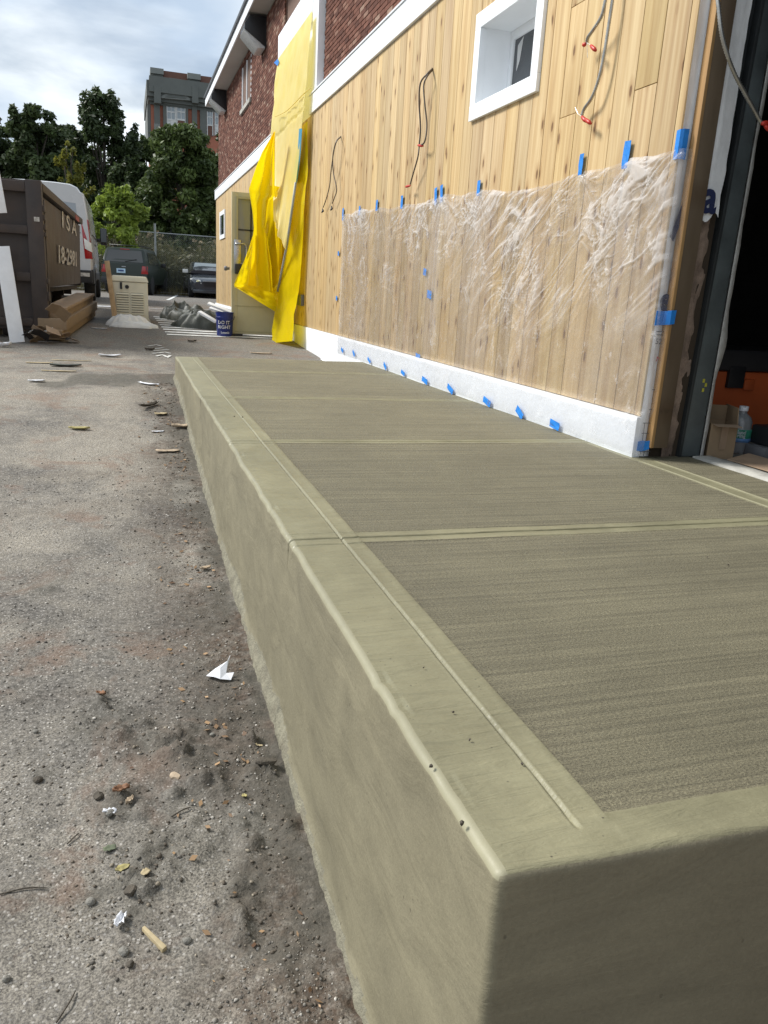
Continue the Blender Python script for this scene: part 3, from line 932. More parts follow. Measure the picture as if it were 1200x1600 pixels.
# ------------------------------------------------------------------ corner of the garage opening
def mat_film():
    t = NT('clear_film')
    cr = t.attr('crease', 'Fac')
    v = t.coords('pos')
    n = t.noise(v, 5, 5, .6)
    tr = t.n('ShaderNodeBsdfTransparent'); tr.inputs[0].default_value = (.93, .93, .94, 1)
    df = t.n('ShaderNodeBsdfDiffuse'); df.inputs[0].default_value = (.86, .84, .83, 1)
    tl = t.n('ShaderNodeBsdfTranslucent'); tl.inputs[0].default_value = (.8, .79, .79, 1)
    nb = t.bump(t.noise(t.coords('pos', (40, 40, 24)), 1.0, 4, .6, 1.0), .35, .01)
    gl = t.n('ShaderNodeBsdfGlossy'); gl.inputs[0].default_value = (1, 1, 1, 1); gl.inputs['Roughness'].default_value = .16
    t.l(nb, gl.inputs['Normal']); t.l(nb, df.inputs['Normal'])
    m1 = t.n('ShaderNodeMixShader'); m1.inputs[0].default_value = .3; t.l(df.outputs[0], m1.inputs[1]); t.l(tl.outputs[0], m1.inputs[2])
    m2 = t.n('ShaderNodeMixShader')
    w1_ = t.noise(t.coords('pos', (7, 7, 7), (.6, 0, 0)), 1.0, 5, .62, 1.6); w2_ = t.noise(t.coords('pos', (5, 15, 6), (-.7, 0, 0)), 1.0, 5, .6, 1.2)
    k1 = t.math('ABSOLUTE', t.math('SUBTRACT', w1_, .5)); k2 = t.math('ABSOLUTE', t.math('SUBTRACT', w2_, .5))
    kk = t.math('MAXIMUM', t.ramp(k1, (0., 1.), (.016, 0.)), t.ramp(k2, (0., 1.), (.014, 0.)))
    kk = t.math('MULTIPLY', kk, t.ramp(t.noise(v, 9, 4, .6), (.57, 0.), (.66, .45)))
    milk = t.math('ADD', t.math('ADD', t.math('MULTIPLY', cr, .52), kk), t.ramp(n, (.3, .06), (.7, .15)), True)
    t.l(milk, m2.inputs[0]); t.l(tr.outputs[0], m2.inputs[1]); t.l(m1.outputs[0], m2.inputs[2])
    fr = t.n('ShaderNodeFresnel'); fr.inputs[0].default_value = 1.38; t.l(nb, fr.inputs['Normal'])
    m3 = t.n('ShaderNodeMixShader'); t.l(t.math('MULTIPLY', fr.outputs[0], .42, True), m3.inputs[0]); t.l(m2.outputs[0], m3.inputs[1]); t.l(gl.outputs[0], m3.inputs[2])
    return t.done(m3.outputs[0])


M['film'] = mat_film()
M['tape'] = worn('blue_tape', (.012, .21, .66), .55, var=.12, scale=30, bump=.2, bscale=90)
M['wrap'] = worn('house_wrap', (.86, .87, .88), .42, var=.08, scale=9, bump=.25, bscale=24)
M['ink'] = worn('navy_ink', (.022, .03, .085), .5, var=.1)
M['ink_grey'] = worn('grey_ink', (.10, .10, .12), .6, var=.1)
M['ink_red'] = worn('red_ink', (.5, .06, .07), .6, var=.1)
M['steel'] = worn('galvanised_steel', (.105, .125, .13), .5, .35, var=.22, scale=5, bump=.1, dirt=(.04, .045, .045), dirt_amt=.5)
M['steel_dark'] = worn('dark_steel', (.035, .04, .042), .55, .3, var=.2)
M['stucco'] = worn('crumbling_stucco', (.30, .22, .17), .95, var=.3, scale=16, bump=.6, bscale=60, dirt=(.12, .085, .065), dirt_amt=.7)
M['plaster'] = worn('plaster_edge', (.55, .55, .53), .9, var=.15, scale=25, bump=.5)
M['conduit'] = worn('bare_conduit', (.42, .41, .38), .35, .75, var=.2, scale=40)
M['conduit_dark'] = worn('grey_cable', (.10, .08, .065), .5, var=.2)
M['yellow_print'] = worn('yellow_print', (.45, .42, .05), .5)
M['red_cap'] = worn('red_wire_cap', (.52, .035, .02), .4)
M['black'] = worn('black_plastic', (.015, .015, .017), .45, var=.15)
M['grey_box'] = worn('grey_box', (.16, .16, .17), .5, .2, var=.15)
M['wire_black'] = worn('black_wire', (.02, .02, .02), .5)

jmb = thing('garage_jamb', 'dark steel post with a bare stud, crumbling stucco and torn white wrap at the wall end', 'door jamb', (2.55, 3.2, 1.0))
# white wrap on the end of the wall (crinkled), the strip left of the stud
def wrap_sheet(name, xl, xr, z0, z1, y0, amp, seed, ragged=0.0, slant=0.0):
    nz, nx = 90, 14
    u = np.linspace(0, 1, nx)[None, :]; w = np.linspace(0, 1, nz)[:, None]
    Z = z0 + (z1 - z0) * w + 0 * u
    zz = Z - z0
    X = xl + (xr - xl) * u + slant * zz + ragged * (fbm(Z * 6, Z * 0, 4, seed) - .5) * (u > .6)
    Y = y0 - amp * (fbm(X * 30, Z * 4, 4, seed + 1) - .3) - amp * .6 * np.sin(u * 3.1 + zz * 2) * 1
    if ragged: Z = Z + (w < .12) * (1 - w / .12) * (fbm(X * 22, X * 0, 3, seed + 4) - .35) * .12
    mb = MB(); mb.grid(np.stack([X, Y, Z], -1))
    return mb.build(name, M['wrap'], jmb, smooth=True, fixn=False)


w1 = wrap_sheet('wall_wrap', 2.338, 2.412, 1.005, 3.95, 3.204, .010, 3)
w2 = wrap_sheet('torn_wrap', 2.465, 2.572, 2.09, 3.95, 3.172, .012, 13, .02, .004)
# printing on the wraps, upright letters
text('print', 'e', .145, (2.338, 3.183, 1.70), (1, 0, 0), (0, 0, 1), M['ink'], w1, .0006, bold=.006, sx=.85)
MB().add([(2.340, 3.184, 2.02), (2.362, 3.184, 2.00), (2.405, 3.184, 2.14), (2.405, 3.184, 2.22), (2.39, 3.184, 2.20)], [(0, 1, 2, 3, 4)]).build('print', M['ink'], w1, fixn=False)
text('print', 'a', .2, (2.462, 3.1535, 2.135), (1, 0, 0), (0, 0, 1), M['ink'], w2, .0006, bold=.006, sx=.9)
text('print', '525', .036, (2.345, 3.184, 1.545), (1, 0, 0), (0, 0, 1), M['ink_grey'], w1, .0006)
text('print', 'M', .034, (2.362, 3.184, 1.465), (1, 0, 0), (.1, 0, 1), M['ink_red'], w1, .0006)
gl_ = MB()
for zz in (1.585, 1.60): gl_.box(2.340, 2.405, 3.1825, 3.1835, zz, zz + .004)
for zz in (1.03, 1.075, 1.12, 1.17, 1.235, 1.33): gl_.box(2.342 if zz < 1.2 else 2.365, 2.405, 3.1825, 3.1835, zz, zz + .003)
for i, xx in enumerate((2.35, 2.37, 2.39)): gl_.box(xx, xx + .003, 3.1825, 3.1835, 1.01, 1.17 + .05 * i)
gl_.build('print', M['ink_grey'], w1)
# bare stud, narrow side painted lighter as sunlit, broad face darker
mb = MB(); mb.box(2.381, 2.397, 3.150, 3.196, 1.055, 3.9); s1 = mb.build('stud_edge', M['post_wood_sunlit'], jmb, bevel=.002)
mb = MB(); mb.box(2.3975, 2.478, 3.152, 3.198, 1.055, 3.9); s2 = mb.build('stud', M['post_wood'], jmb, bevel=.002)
# crumbling stucco strip
nz, nx = 120, 12
u = np.linspace(0, 1, nx)[None, :]; w = np.linspace(0, 1, nz)[:, None]
Z = .995 + 2.9 * w + 0 * u
X = 2.485 + u * (.100 + .025 * (fbm(Z * 4, Z * 0, 4, 31) - .5)) + .018 * w
Y = 3.206 - .02 * (fbm(X * 40, Z * 14, 4, 37) - .3) + .02 * u
MB().grid(np.stack([X, Y, Z], -1)).build('stucco_strip', M['stucco'], jmb, smooth=True, fixn=False)
MB().box(2.46, 2.72, 3.23, 3.34, .99, 3.95).build('jamb_backing', M['steel_dark'], jmb)
# steel channel, leaning very slightly outwards
def leanbox(mb, x0, x1, y0, y1, z0, z1, k, k1, mi=0):
    d = k * (z1 - z0); d1 = k1 * (z1 - z0)
    return mb.hexa([(x0, y0, z0), (x1, y0, z0), (x1, y1, z0), (x0, y1, z0), (x0 + d, y0, z1), (x1 + d1, y0, z1), (x1 + d1, y1, z1), (x0 + d, y1, z1)], mi)


leanbox(MB(), 2.600, 2.708, 3.196, 3.214, 1.002, 3.9, .028, .006).build('steel_post', M['steel'], jmb, bevel=.003)
leanbox(MB(), 2.5835, 2.5985, 3.190, 3.24, 1.002, 3.9, .026, .0275).build('steel_flange', M['steel_dark'], jmb, bevel=.003)
mb = MB()
nz = 70
Z = np.linspace(1.0, 3.9, nz)
xo = 2.7095 + .0065 * (Z - 1.0)
wd = .012 + .02 * fbm(Z * 5, Z * 0, 4, 41) * (1 + 1.2 * np.exp(-((Z - 1.55) / .12) ** 2))
P = np.stack([np.stack([xo, np.full(nz, 3.190), Z], -1), np.stack([xo + wd, np.full(nz, 3.186) + .012 * fbm(Z * 8, Z * 0, 3, 4), Z], -1), np.stack([xo + wd * .9, np.full(nz, 3.26), Z], -1)], 1)
mb.grid(P); mb.build('plaster_edge', M['plaster'], jmb, smooth=True, fixn=False)
mb = MB()
for (dx, dz, a) in ((0, 0, .3), (.012, .025, -.5), (-.004, .045, .9)):
    mb.box(2.66 + dx, 2.672 + dx, 3.1935, 3.1955, 1.325 + dz, 1.343 + dz)
mb.build('paint_mark', M['yellow_print'], jmb)
# threshold: strip of old concrete at the edge of the floor
xs_ = np.linspace(-.9, 3.19, 80)
P = []
for yy in xs_:
    a = 2.662 + .008 * (fbm(yy * 4, 0., 3, 2) - .5)
    P.append([(a, yy, .985), (a + .004, yy, 1.006), (a + .10 + .02 * fbm(yy * 7, 3., 3, 5), yy, 1.007), (a + .14, yy, .99)])
MB().grid(np.array(P)).build('old_threshold', M['c_old'], bld, smooth=True, fixn=False)

# ------------------------------------------------------------------ clear film over the lower boards
film = thing('plastic_sheet', 'clear wrinkled plastic sheet taped over the lower pine boards', 'plastic sheet', (2.31, 6, 1.2))
_ty = [3.0, 3.153, 3.537, 3.999, 4.537, 5.308, 6.076, 6.956, 7.692, 8.385, 9.06]
_tz = [2.39, 2.39, 2.395, 2.385, 2.385, 2.425, 2.465, 2.465, 2.50, 2.545, 2.53]
film_tapes = [(3.153, 2.40), (3.537, 2.411), (3.999, 2.404), (5.308, 2.44), (5.98, 2.475), (6.06, 2.48), (6.956, 2.485), (7.692, 2.52), (8.385, 2.56), (9.03, 2.55)]


def build_film():
    nu, nv = 760, 250
    # u along the wall from far to the corner then a little way round it
    Lw = 9.06 - 3.19
    s = np.linspace(0, Lw + .115, nu)[None, :] * np.ones((nv, 1))
    w = np.linspace(0, 1, nv)[:, None] * np.ones((1, nu))
    Yp = 9.06 - np.minimum(s, Lw)
    Xr = np.maximum(s - Lw, 0)
    top = np.interp(Yp, _ty, _tz)
    # the edge sags between tapes
    tY = np.array([t_[0] for t_ in film_tapes])
    dmin = np.min(np.abs(Yp[..., None] - tY), -1)
    top = top - .05 * np.minimum(dmin, .35) ** 1.2 * 2 - .012 * (fbm(Yp * 9, Yp * 0, 3, 4) - .5)
    bot = 1.012 + .012 * fbm(Yp * 5, Yp * 0, 3, 8) - .0 * Yp
    Zp = bot + (top - bot) * w
    # round the corner the film narrows: pulled up to the stud
    # ---- creases
    a, b = Yp, Zp

    def ridges(ang, fl, fs, seed, warp=.25, pw=6):
        c_, s_ = math.cos(ang), math.sin(ang)
        p = a * c_ + b * s_; q = -a * s_ + b * c_
        q = q + warp * (fbm(a * 1.7, b * 1.7, 3, seed + 5) - .5)
        n = fbm(p * fl, q * fs, 4, seed, .55)
        return np.clip(1 - np.abs(n - .5) * 2 * 3.2, 0, 1) ** pw * sstep(.42, .60, fbm(p * fl * .8, q * fs * .35, 3, seed + 9))
    near = sstep(6.3, 4.2, a)
    upz = sstep(-.75, -.1, b - top)
    c = np.zeros_like(a)
    # long pulls running down from the upper right corner
    diag = ridges(rad(-36), 1.0, 8.0, 100, .12, 4.5) * 1.1 + ridges(rad(-41), 1.6, 22.0, 120, .2, 5.0) * 1.3
    wedge = sstep(.15, .75, (b - 1.35) + (a - 3.2) * .12) * near
    c += diag * wedge * 1.15
    # slack upper hem
    hem = ridges(rad(-18), 3.0, 16.0, 140, .4, 2.2) * np.exp(-((top - b - .08) / .17) ** 2) * (.8 + .5 * near)
    c += hem * 1.15
    fine = ridges(rad(70), 5, 26, 160, .8, 4.5) * .9 + ridges(rad(-35), 5, 24, 180, .9, 5) * .9 + ridges(rad(95), 3, 22, 200, .5, 4) * .35
    c += 1.5 * fine * (.12 + .88 * sstep(.45, .62, fbm(a * 2.2, b * 2.2, 3, 222))) * (.4 + .8 * upz)
    # fans of small pulls under each tape
    hump = np.zeros_like(a)
    for ty, tz in film_tapes:
        dx = a - ty; dz = np.maximum(tz - .03 - b, .001); r = np.hypot(dx, dz); th = np.arctan2(dx, dz)
        fan = np.clip(1 - np.abs(vnoise(th * 7 + ty * 9, r * .8, 300) - .5) * 4.2, 0, 1) ** 1.6
        fan *= np.exp(-r / .22) * (np.abs(th) < 1.25) * (b < tz + .03)
        c += fan * .75; hump += fan * .5
    # flat seam where two sheets overlap
    seam = np.exp(-((a - 6.02 - (b - 2.4) * .02) / .05) ** 4)
    c += seam * .16 + np.exp(-((a - 6.09) / .008) ** 2) * .3
    # light vertical undulation
    und = fbm(a * 2.3, b * .5, 3, 240)
    c = c + .12 * sstep(.5, .75, und)
    # milky where doubled low over the base board
    c = c * (.12 + .88 * sstep(1.2, 1.36, b))
    c = c * (1 - .9 * sstep(Lw - .03, Lw + .02, s))
    h = .003 + .010 * (fbm(a * 2.4, b * 1.3, 4, 260)) + .010 * np.clip(c, 0, 1.2) + .006 * (fbm(a * 11, b * 9, 4, 280)) + .006 * hump
    h *= np.clip((top - b) / .03, .25, 1)
    Xo = 2.331 - h
    Yo = np.where(s <= Lw, Yp, 3.19 - h * .8)
    turn = sstep(Lw - .02, Lw + .015, s)
    base = np.where(Zp < 1.2, 2.314, 2.331) + (2.331 - 2.314) * sstep(1.2, 1.24, Zp) * 0 
    base = 2.312 + .019 * sstep(1.19, 1.24, Zp)
    h = h * (1 - .75 * sstep(Lw - .05, Lw + .02, s))
    Xo = base - h
    Xo = np.where(s <= Lw, Xo, base - h * (1 - turn) + Xr * np.interp(Zp, [1.0, 1.15, 1.9, 2.4], [.30, .38, .5, .55]))
    Yo = Yo - .012 * turn - np.where(s > Lw, .008, 0)
    P = np.stack([Xo, Yo, Zp], -1)
    mb = MB(); mb.grid(P)
    o = mb.build('film', M['film'], film, smooth=True, fixn=False)
    at = o.data.attributes.new('crease', 'FLOAT', 'POINT')
    at.data.foreach_set('value', np.clip(c, 0, 1).ravel().astype(np.float32))


build_film()


def tape_wall(y, z, w, l, tilt=0.0, x=2.322, roll=0.0):
    """strip of tape on the wall face, length l up the wall"""
    mb = MB(); n = 5
    P = []
    for i in range(n):
        t_ = i / (n - 1) - .5
        row = []
        for sd in (-.5, -.17, .17, .5):
            yy = sd * w; zz = t_ * l
            ca, sa = math.cos(tilt), math.sin(tilt)
            row.append((x - .004 * rng.uniform(0, 1), y + yy * ca - zz * sa, z + yy * sa + zz * ca))
        P.append(row)
    mb.grid(np.array(P))
    o = mb.build('tape', M['tape'], film, solid=.0012, fixn=False)
    return o


px_tapes = [(979, 242, .052, .125, .05), (908, 257, .042, .105, .0), (748, 294, .05, .10, 0.0), (690, 303, .05, .13, -.1), (681, 307, .05, .13, -.12),
            (628, 316, .055, .11, 0), (589, 321, .055, .10, 0), (562, 329, .055, .09, 0), (536, 335, .06, .13, 0),
            (529, 396, .06, .05, 0), (526, 466, .06, .05, .1), (671, 460, .10, .062, .1), (664, 425, .07, .055, .1), (653, 558, .11, .055, .1)]
for px, py, w, l, tl in px_tapes:
    p = atX(px, py, 2.322); tape_wall(p[1], p[2], w, l, tl)
for px, py, w, l, tl in [(535, 547, .10, .04, .3), (553, 552, .10, .035, .5), (577, 563, .11, .03, .4), (602, 572, .10, .035, .5), (630, 583, .10, .036, .2), (664, 596, .13, .042, .15), (704, 608, .12, .042, .35), (761, 631, .12, .042, .2), (812, 649, .10, .045, .5), (867, 666, .11, .045, .1)]:
    p = atX(px, py, 2.302); tape_wall(p[1], max(p[2], 1.035), w, l, tl, 2.300)
# tapes round the corner
MB().grid(np.array([[(2.330, 3.228, 2.345), (2.326, 3.196, 2.345), (2.338, 3.188, 2.345), (2.362, 3.186, 2.343)], [(2.330, 3.228, 2.465), (2.326, 3.196, 2.466), (2.338, 3.188, 2.467), (2.363, 3.186, 2.468)]])).build('tape', M['tape'], film, solid=.0012, fixn=False)
MB().grid(np.array([[(2.322, 3.178, 1.628), (2.36, 3.172, 1.632), (2.381, 3.146, 1.636), (2.404, 3.145, 1.64)], [(2.324, 3.178, 1.695), (2.362, 3.172, 1.695), (2.381, 3.146, 1.70), (2.406, 3.145, 1.702)]])).build('tape', M['tape'], film, solid=.0012, fixn=False)
MB().grid(np.array([[(2.322, 3.176, 1.038), (2.345, 3.172, 1.035), (2.365, 3.168, 1.04), (2.382, 3.164, 1.048)], [(2.323, 3.176, 1.083), (2.345, 3.171, 1.088), (2.365, 3.168, 1.086), (2.385, 3.164, 1.09)]])).build('tape', M['tape'], film, solid=.0012, fixn=False)

# ------------------------------------------------------------------ loose electrical whips
def spiral_tube(mb, pts, r, pitch=.011, n=8, mi=0):
    """armoured conduit: ribs along the tube"""
    P = [Vector(p) for p in pts]
    L = sum((P[i + 1] - P[i]).length for i in range(len(P) - 1))
    k = max(8, int(L / (pitch / 2)))
    out = []
    d = [0]
    for i in range(len(P) - 1): d.append(d[-1] + (P[i + 1] - P[i]).length)
    for j in range(k + 1):
        s = L * j / k; i = min(np.searchsorted(d, s, side='right') - 1, len(P) - 2)
        t_ = (s - d[i]) / max(1e-9, d[i + 1] - d[i]); out.append(P[i].lerp(P[i + 1], t_))
    mb.tube(out, [r * (1.12 if j % 2 else .86) for j in range(k + 1)], n, mi)
    return mb


def smooth_path(pts, k=8):
    P = [Vector(p) for p in pts]; out = []
    for i in range(len(P) - 1):
        a, b, c, d = P[max(i - 1, 0)], P[i], P[i + 1], P[min(i + 2, len(P) - 1)]
        for j in range(k):
            t_ = j / k
            out.append(.5 * ((2 * b) + (c - a) * t_ + (2 * a - 5 * b + 4 * c - d) * t_ ** 2 + (3 * b - a - 3 * c + d) * t_ ** 3))
    out.append(P[-1]); return out


def wallpath(pp, offs):
    return [tuple(atX(px, py, 2.336 - o_)) for (px, py), o_ in zip(pp, offs)]


def caps(parent, pts):
    for (a, b) in pts:
        a = Vector(a); b = Vector(b); d = (b - a)
        MB().tube([a, a + d * .25, a + d * .7, b], [.006, .0095, .011, .0065], 8).build('wire_cap', M['red_cap'], parent, smooth=True)


# far whip
c1 = thing('loose_cable', 'dark loose cable pair hanging on the boards nearest the yellow tarp', 'cable', tuple(atX(533, 213, 2.33)), group='loose wires on the pine wall')
MB().tube(smooth_path(wallpath([(533, 213), (525, 222), (520, 245), (521, 270), (526, 295), (523, 308), (519, 318)], [0, .07, .08, .07, .05, .05, .05])), .0062, 6).build('cable', M['conduit_dark'], c1, smooth=True)
MB().tube(smooth_path(wallpath([(533, 214), (526, 221), (521, 240), (517, 270), (515, 290), (510, 310), (505, 324)], [0, .08, .09, .07, .05, .05, .04])), .0062, 6).build('cable', M['conduit_dark'], c1, smooth=True)
for px, py in ((518, 322), (504, 326)):
    p = atX(px, py, 2.29); MB().tube([p, p + np.array([0, -.03, -.03]), p + np.array([-.02, -.05, -.05])], [.006, .014, .008], 6).build('wire_end', M['wire_black'], c1, smooth=True)
# middle whip
c2 = thing('loose_cable', 'brown looped cable with two red wire caps left of the square window', 'cable', tuple(atX(676, 107, 2.33)), group='loose wires on the pine wall')
MB().tube(smooth_path(wallpath([(676, 107), (668, 115), (657, 130), (655, 160), (657, 200), (655, 227)], [0, .06, .09, .08, .06, .06])), .0068, 6).build('cable', M['conduit_dark'], c2, smooth=True)
MB().tube(smooth_path(wallpath([(676, 109), (667, 120), (662, 135), (664, 165), (667, 195), (664, 220), (658, 227)], [0, .07, .09, .08, .06, .07, .07])), .0068, 6).build('cable', M['conduit_dark'], c2, smooth=True)
MB().tube(smooth_path(wallpath([(655, 227), (653, 245), (646, 270), (641, 288)], [.06, .07, .06, .05])), .006, 6).build('cable', M['conduit_dark'], c2, smooth=True)
q = [atX(a_, b_, 2.27) for a_, b_ in ((653, 227), (661, 228), (641, 290), (634, 292), (641, 288), (643, 291))]
caps(c2, [(q[0], q[1]), (q[2], q[3])])
# near whip: two conduits
c3 = thing('loose_conduit', 'short metal conduit with yellow print ending in two red wire caps', 'conduit', tuple(atX(946, 0, 2.3)), group='loose wires on the pine wall')
spiral_tube(MB(), smooth_path(wallpath([(958, -70), (952, -30), (946, 0), (940, 25), (928, 45), (919, 58), (917, 66)], [.05, .07, .08, .08, .08, .07, .06])), .0085).build('conduit', M['conduit'], c3, smooth=True)
q = [atX(a_, b_, 2.27) for a_, b_ in ((916, 68), (911, 71), (923, 71), (931, 79), (917, 67), (918, 90))]
caps(c3, [(q[0] + np.array([0, .004, 0]), q[1]), (q[2], q[3])])
MB().tube([q[4], (q[4] + q[2]) / 2, q[2]], .0018, 5).tube([q[4], q[5]], .0014, 5).build('bare_wire', M['conduit'], c3)
c4 = thing('loose_conduit', 'long metal conduit bending left to red wire caps right of the square window', 'conduit', tuple(atX(958, 0, 2.3)), group='loose wires on the pine wall')
spiral_tube(MB(), smooth_path(wallpath([(966, -70), (960, -30), (957, 0), (951, 40), (943, 90), (935, 125), (925, 152), (913, 170), (909, 181)], [.04, .05, .05, .05, .05, .05, .05, .04, .04])), .0085).build('conduit', M['conduit'], c4, smooth=True)
q = [atX(a_, b_, 2.28) for a_, b_ in ((909, 182), (916, 190), (914, 186), (923, 193), (899, 168), (903, 178))]
caps(c4, [(q[0], q[1]), (q[2], q[3])])
MB().tube([q[4], q[5], q[0]], .0015, 5).build('bare_wire', M['conduit'], c4)
# whip crossing the jamb
c5 = thing('loose_conduit', 'silver conduit crossing the jamb from above to the dark opening', 'conduit', tuple(atY(1122, 0, 3.0)), group='loose wires on the pine wall')
pp = [(1119, -60), (1120, -20), (1123, 15), (1128, 55), (1138, 90), (1150, 120), (1165, 148), (1180, 175), (1190, 193)]
spiral_tube(MB(), smooth_path([tuple(atY(a_, b_, yy)) for (a_, b_), yy in zip(pp, (3.1, 3.08, 3.06, 3.05, 3.05, 3.06, 3.08, 3.1, 3.1))]), .0085).build('conduit', M['conduit'], c5, smooth=True)
q = [atY(a_, b_, 3.09) for a_, b_ in ((1190, 193), (1200, 192), (1195, 196), (1204, 204))]
caps(c5, [(q[0], q[1]), (q[2], q[3])])

# ------------------------------------------------------------------ wall lights under the eave
def wall_light(p, s, label, name='wall_light'):
    t_ = thing(name, label, 'wall light', tuple(p), group='wall lights under the eave')
    x, y, z = p
    h, w, d = .34 * s, .42 * s, .26 * s
    MB().box(2.388, 2.408, y - w / 2, y + w / 2, z - h / 2, z + h / 2).build('back_plate', M['black'], t_)
    # hood: wedge, deep on top, slanted black front
    a = [(2.388, z - h * .5), (2.388, z + h * .5), (2.388 - d * .75, z + h * .5), (2.388 - d, z + h * .2), (2.388 - d, z + h * .0)]
    mb = MB(); mb.prism([(x_, y - w / 2, z_) for x_, z_ in a], (0, w, 0)); mb.build('hood', M['black'], t_, bevel=.008)
    b = [(2.386, z - h * .5 - .002), (2.386 - d * 1.02, z - h * .02), (2.386 - d * 1.02, z + h * .03)]
    b = [(2.388, z - h * .56), (2.388 - d * .35, z - h * .56), (2.388 - d * 1.05, z - .02 * h), (2.388 - d * 1.02, z + h * .02), (2.388, z - h * .48)]
    mb = MB(); mb.prism([(x_, y - w / 2 + .03, z_) for x_, z_ in b], (0, w - .06, 0)); mb.build('lens', M['lens'], t_, bevel=.004)


M['lens'] = worn('prismatic_lens', (.62, .64, .64), .2, var=.1, scale=30, bump=.3, bscale=60)
p = atX(408, 56, 2.36); wall_light(p, 1.35, 'big black wedge wall light on the brick, the nearer one above the tarp')
p = atX(349, 160, 2.36); wall_light(p, 1.3, 'black wedge wall light at the far corner of the brick wall')

# grey latch box on boards
p = atX(470, 469, 2.32)
gb = thing('latch_box', 'small grey metal box on the boards right of the yellow tarp', 'box', tuple(p))
MB().box(2.29, 2.334, p[1] - .16, p[1] + .02, p[2] - .075, p[2] + .075).build('box_body', M['grey_box'], gb, bevel=.006)
MB().box(2.283, 2.289, p[1] + .03, p[1] + .17, p[2] - .072, p[2] + .078).box(2.289, 2.334, p[1] + .03, p[1] + .165, p[2] - .07, p[2] + .07).build('box_cover', M['grey_box'], gb, bevel=.003)


# ------------------------------------------------------------------ open door and the yellow tarp
M['door_cream'] = worn('cream_door_paint', (.50, .46, .29), .45, var=.06, scale=3, bump=.05)
M['door_frame'] = worn('cream_door_edge', (.40, .37, .22), .45, var=.06)
M['chrome'] = worn('door_metal', (.5, .5, .5), .3, .9, var=.1)
M['pane_pale'] = mat_glass('pale_pane', (.22, .235, .22), .1)

DY = 12.15
dr = thing('open_door', 'cream steel door standing open with a tall pane, half behind the yellow tarp', 'door', (1.9, DY, gz(DY)))
dx0, dx1 = 1.463, 2.32
dz0 = gz(DY) + .03; dz1 = atY(362, 299, DY)[2]
gp0 = atY(372, 308, DY); gp1 = atY(392, 420, DY)
gx0, gx1, gzb, gzt = gp0[0], dx1 - .11, dz0 + 1.02, gp0[2] - .02
d = MB()
d.box(dx0, gx0, DY, DY + .045, dz0, dz1).box(gx1, dx1, DY, DY + .045, dz0, dz1).box(gx0, gx1, DY, DY + .045, dz0, gzb).box(gx0, gx1, DY, DY + .045, gzt, dz1)
d.build('door_leaf', M['door_cream'], dr, bevel=.003)
f_ = MB(); t_ = .035
f_.box(gx0 - t_, gx0, DY - .012, DY - .001, gzb - t_, gzt + t_).box(gx1, gx1 + t_, DY - .012, DY - .001, gzb - t_, gzt + t_).box(gx0, gx1, DY - .012, DY - .001, gzt, gzt + t_).box(gx0, gx1, DY - .012, DY - .001, gzb - t_, gzb)
f_.build('pane_frame', M['door_frame'], dr, bevel=.002)
pn = MB().box(gx0, gx1, DY + .015, DY + .022, gzb, gzt).build('pane', M['pane_pale'], dr)
MB().box(gx0 + .18, gx0 + .20, DY + .008, DY + .0145, gzb, gzt).box(gx0, gx1, DY + .008, DY + .0145, gzb + .45, gzb + .47).build('pane_bar', M['black'], pn)
f_ = MB()
zz = dz0 + .40
f_.box(dx0 + .05, dx1 - .05, DY - .006, DY - .001, zz, zz + .012).box(dx0 + .05, dx1 - .05, DY - .006, DY - .001, dz0 + .03, dz0 + .042)
f_.build('kick_panel', M['door_frame'], dr)
h0 = atY(366, 400, DY - .05)
MB().tube(smooth_path([(dx0 + .06, DY, dz0 + 1.28), (dx0 + .06, DY - .07, dz0 + 1.28), (dx0 + .19, DY - .07, dz0 + 1.27), (dx0 + .2, DY - .07, dz0 + 1.1), (dx0 + .19, DY - .06, dz0 + 1.02)], 6), .012, 8).build('handle', M['chrome'], dr, smooth=True)
MB().box(dx0 + .03, dx0 + .13, DY - .015, DY - .001, dz0 + .93, dz0 + 1.34).build('lock_plate', M['chrome'], dr, bevel=.003)
MB().box(dx0 + .04, dx0 + .17, DY - .08, DY - .016, dz0 + .86, dz0 + 1.0).build('lock_box', M['black'], dr, bevel=.012)
MB().lathe([(.0, -.03), (.03, -.03), (.034, 0), (.02, .02), (.02, .045)], (dx0 - .075, DY + .02, dz0 + .93), 12, axis='X').build('knob', M['grey_box'], dr, smooth=True)
MB().box(dx0 + .0, dx0 + .16, DY - .05, DY + .09, dz0 - .028, dz0 + .0).build('door_stop', M['black'], dr)


def mat_tarp(name, c1, c2, trans, rough=.34, br=.3):
    t = NT(name); v = t.coords('pos')
    n = t.noise(v, 4, 5, .6, .5)
    c = t.mix(t.ramp(n, (.35, 0.), (.65, 1.)), c1, c2)
    wr = t.noise(t.coords('pos', (11, 11, 5)), 1.0, 5, .6, 1.5)
    w2 = t.noise(t.coords('pos', (5, 5, 2.2)), 1.0, 3, .5, 1.0)
    nb = t.bump(t.math('ADD', t.math('MULTIPLY', wr, .5), w2), br, .03)
    b = t.bsdf(c, rough, 0, nb, .5)
    tl = t.n('ShaderNodeBsdfTranslucent'); t.l(c, tl.inputs[0])
    m = t.n('ShaderNodeMixShader'); m.inputs[0].default_value = trans
    t.l(b, m.inputs[1]); t.l(tl.outputs[0], m.inputs[2])
    return t.done(m.outputs[0])


M['tarp_pale'] = mat_tarp('thin_pale_yellow_poly', (.92, .79, .32), (.90, .75, .24), .4, .4, .10)
M['tarp'] = mat_tarp('yellow_poly', (.98, .79, .008), (.97, .76, .006), .5, .28, .16)
M['tape_grey'] = worn('grey_zip_strip', (.33, .35, .33), .5)
M['tape_teal'] = worn('teal_tape', (.03, .25, .42), .5, var=.2, scale=12)

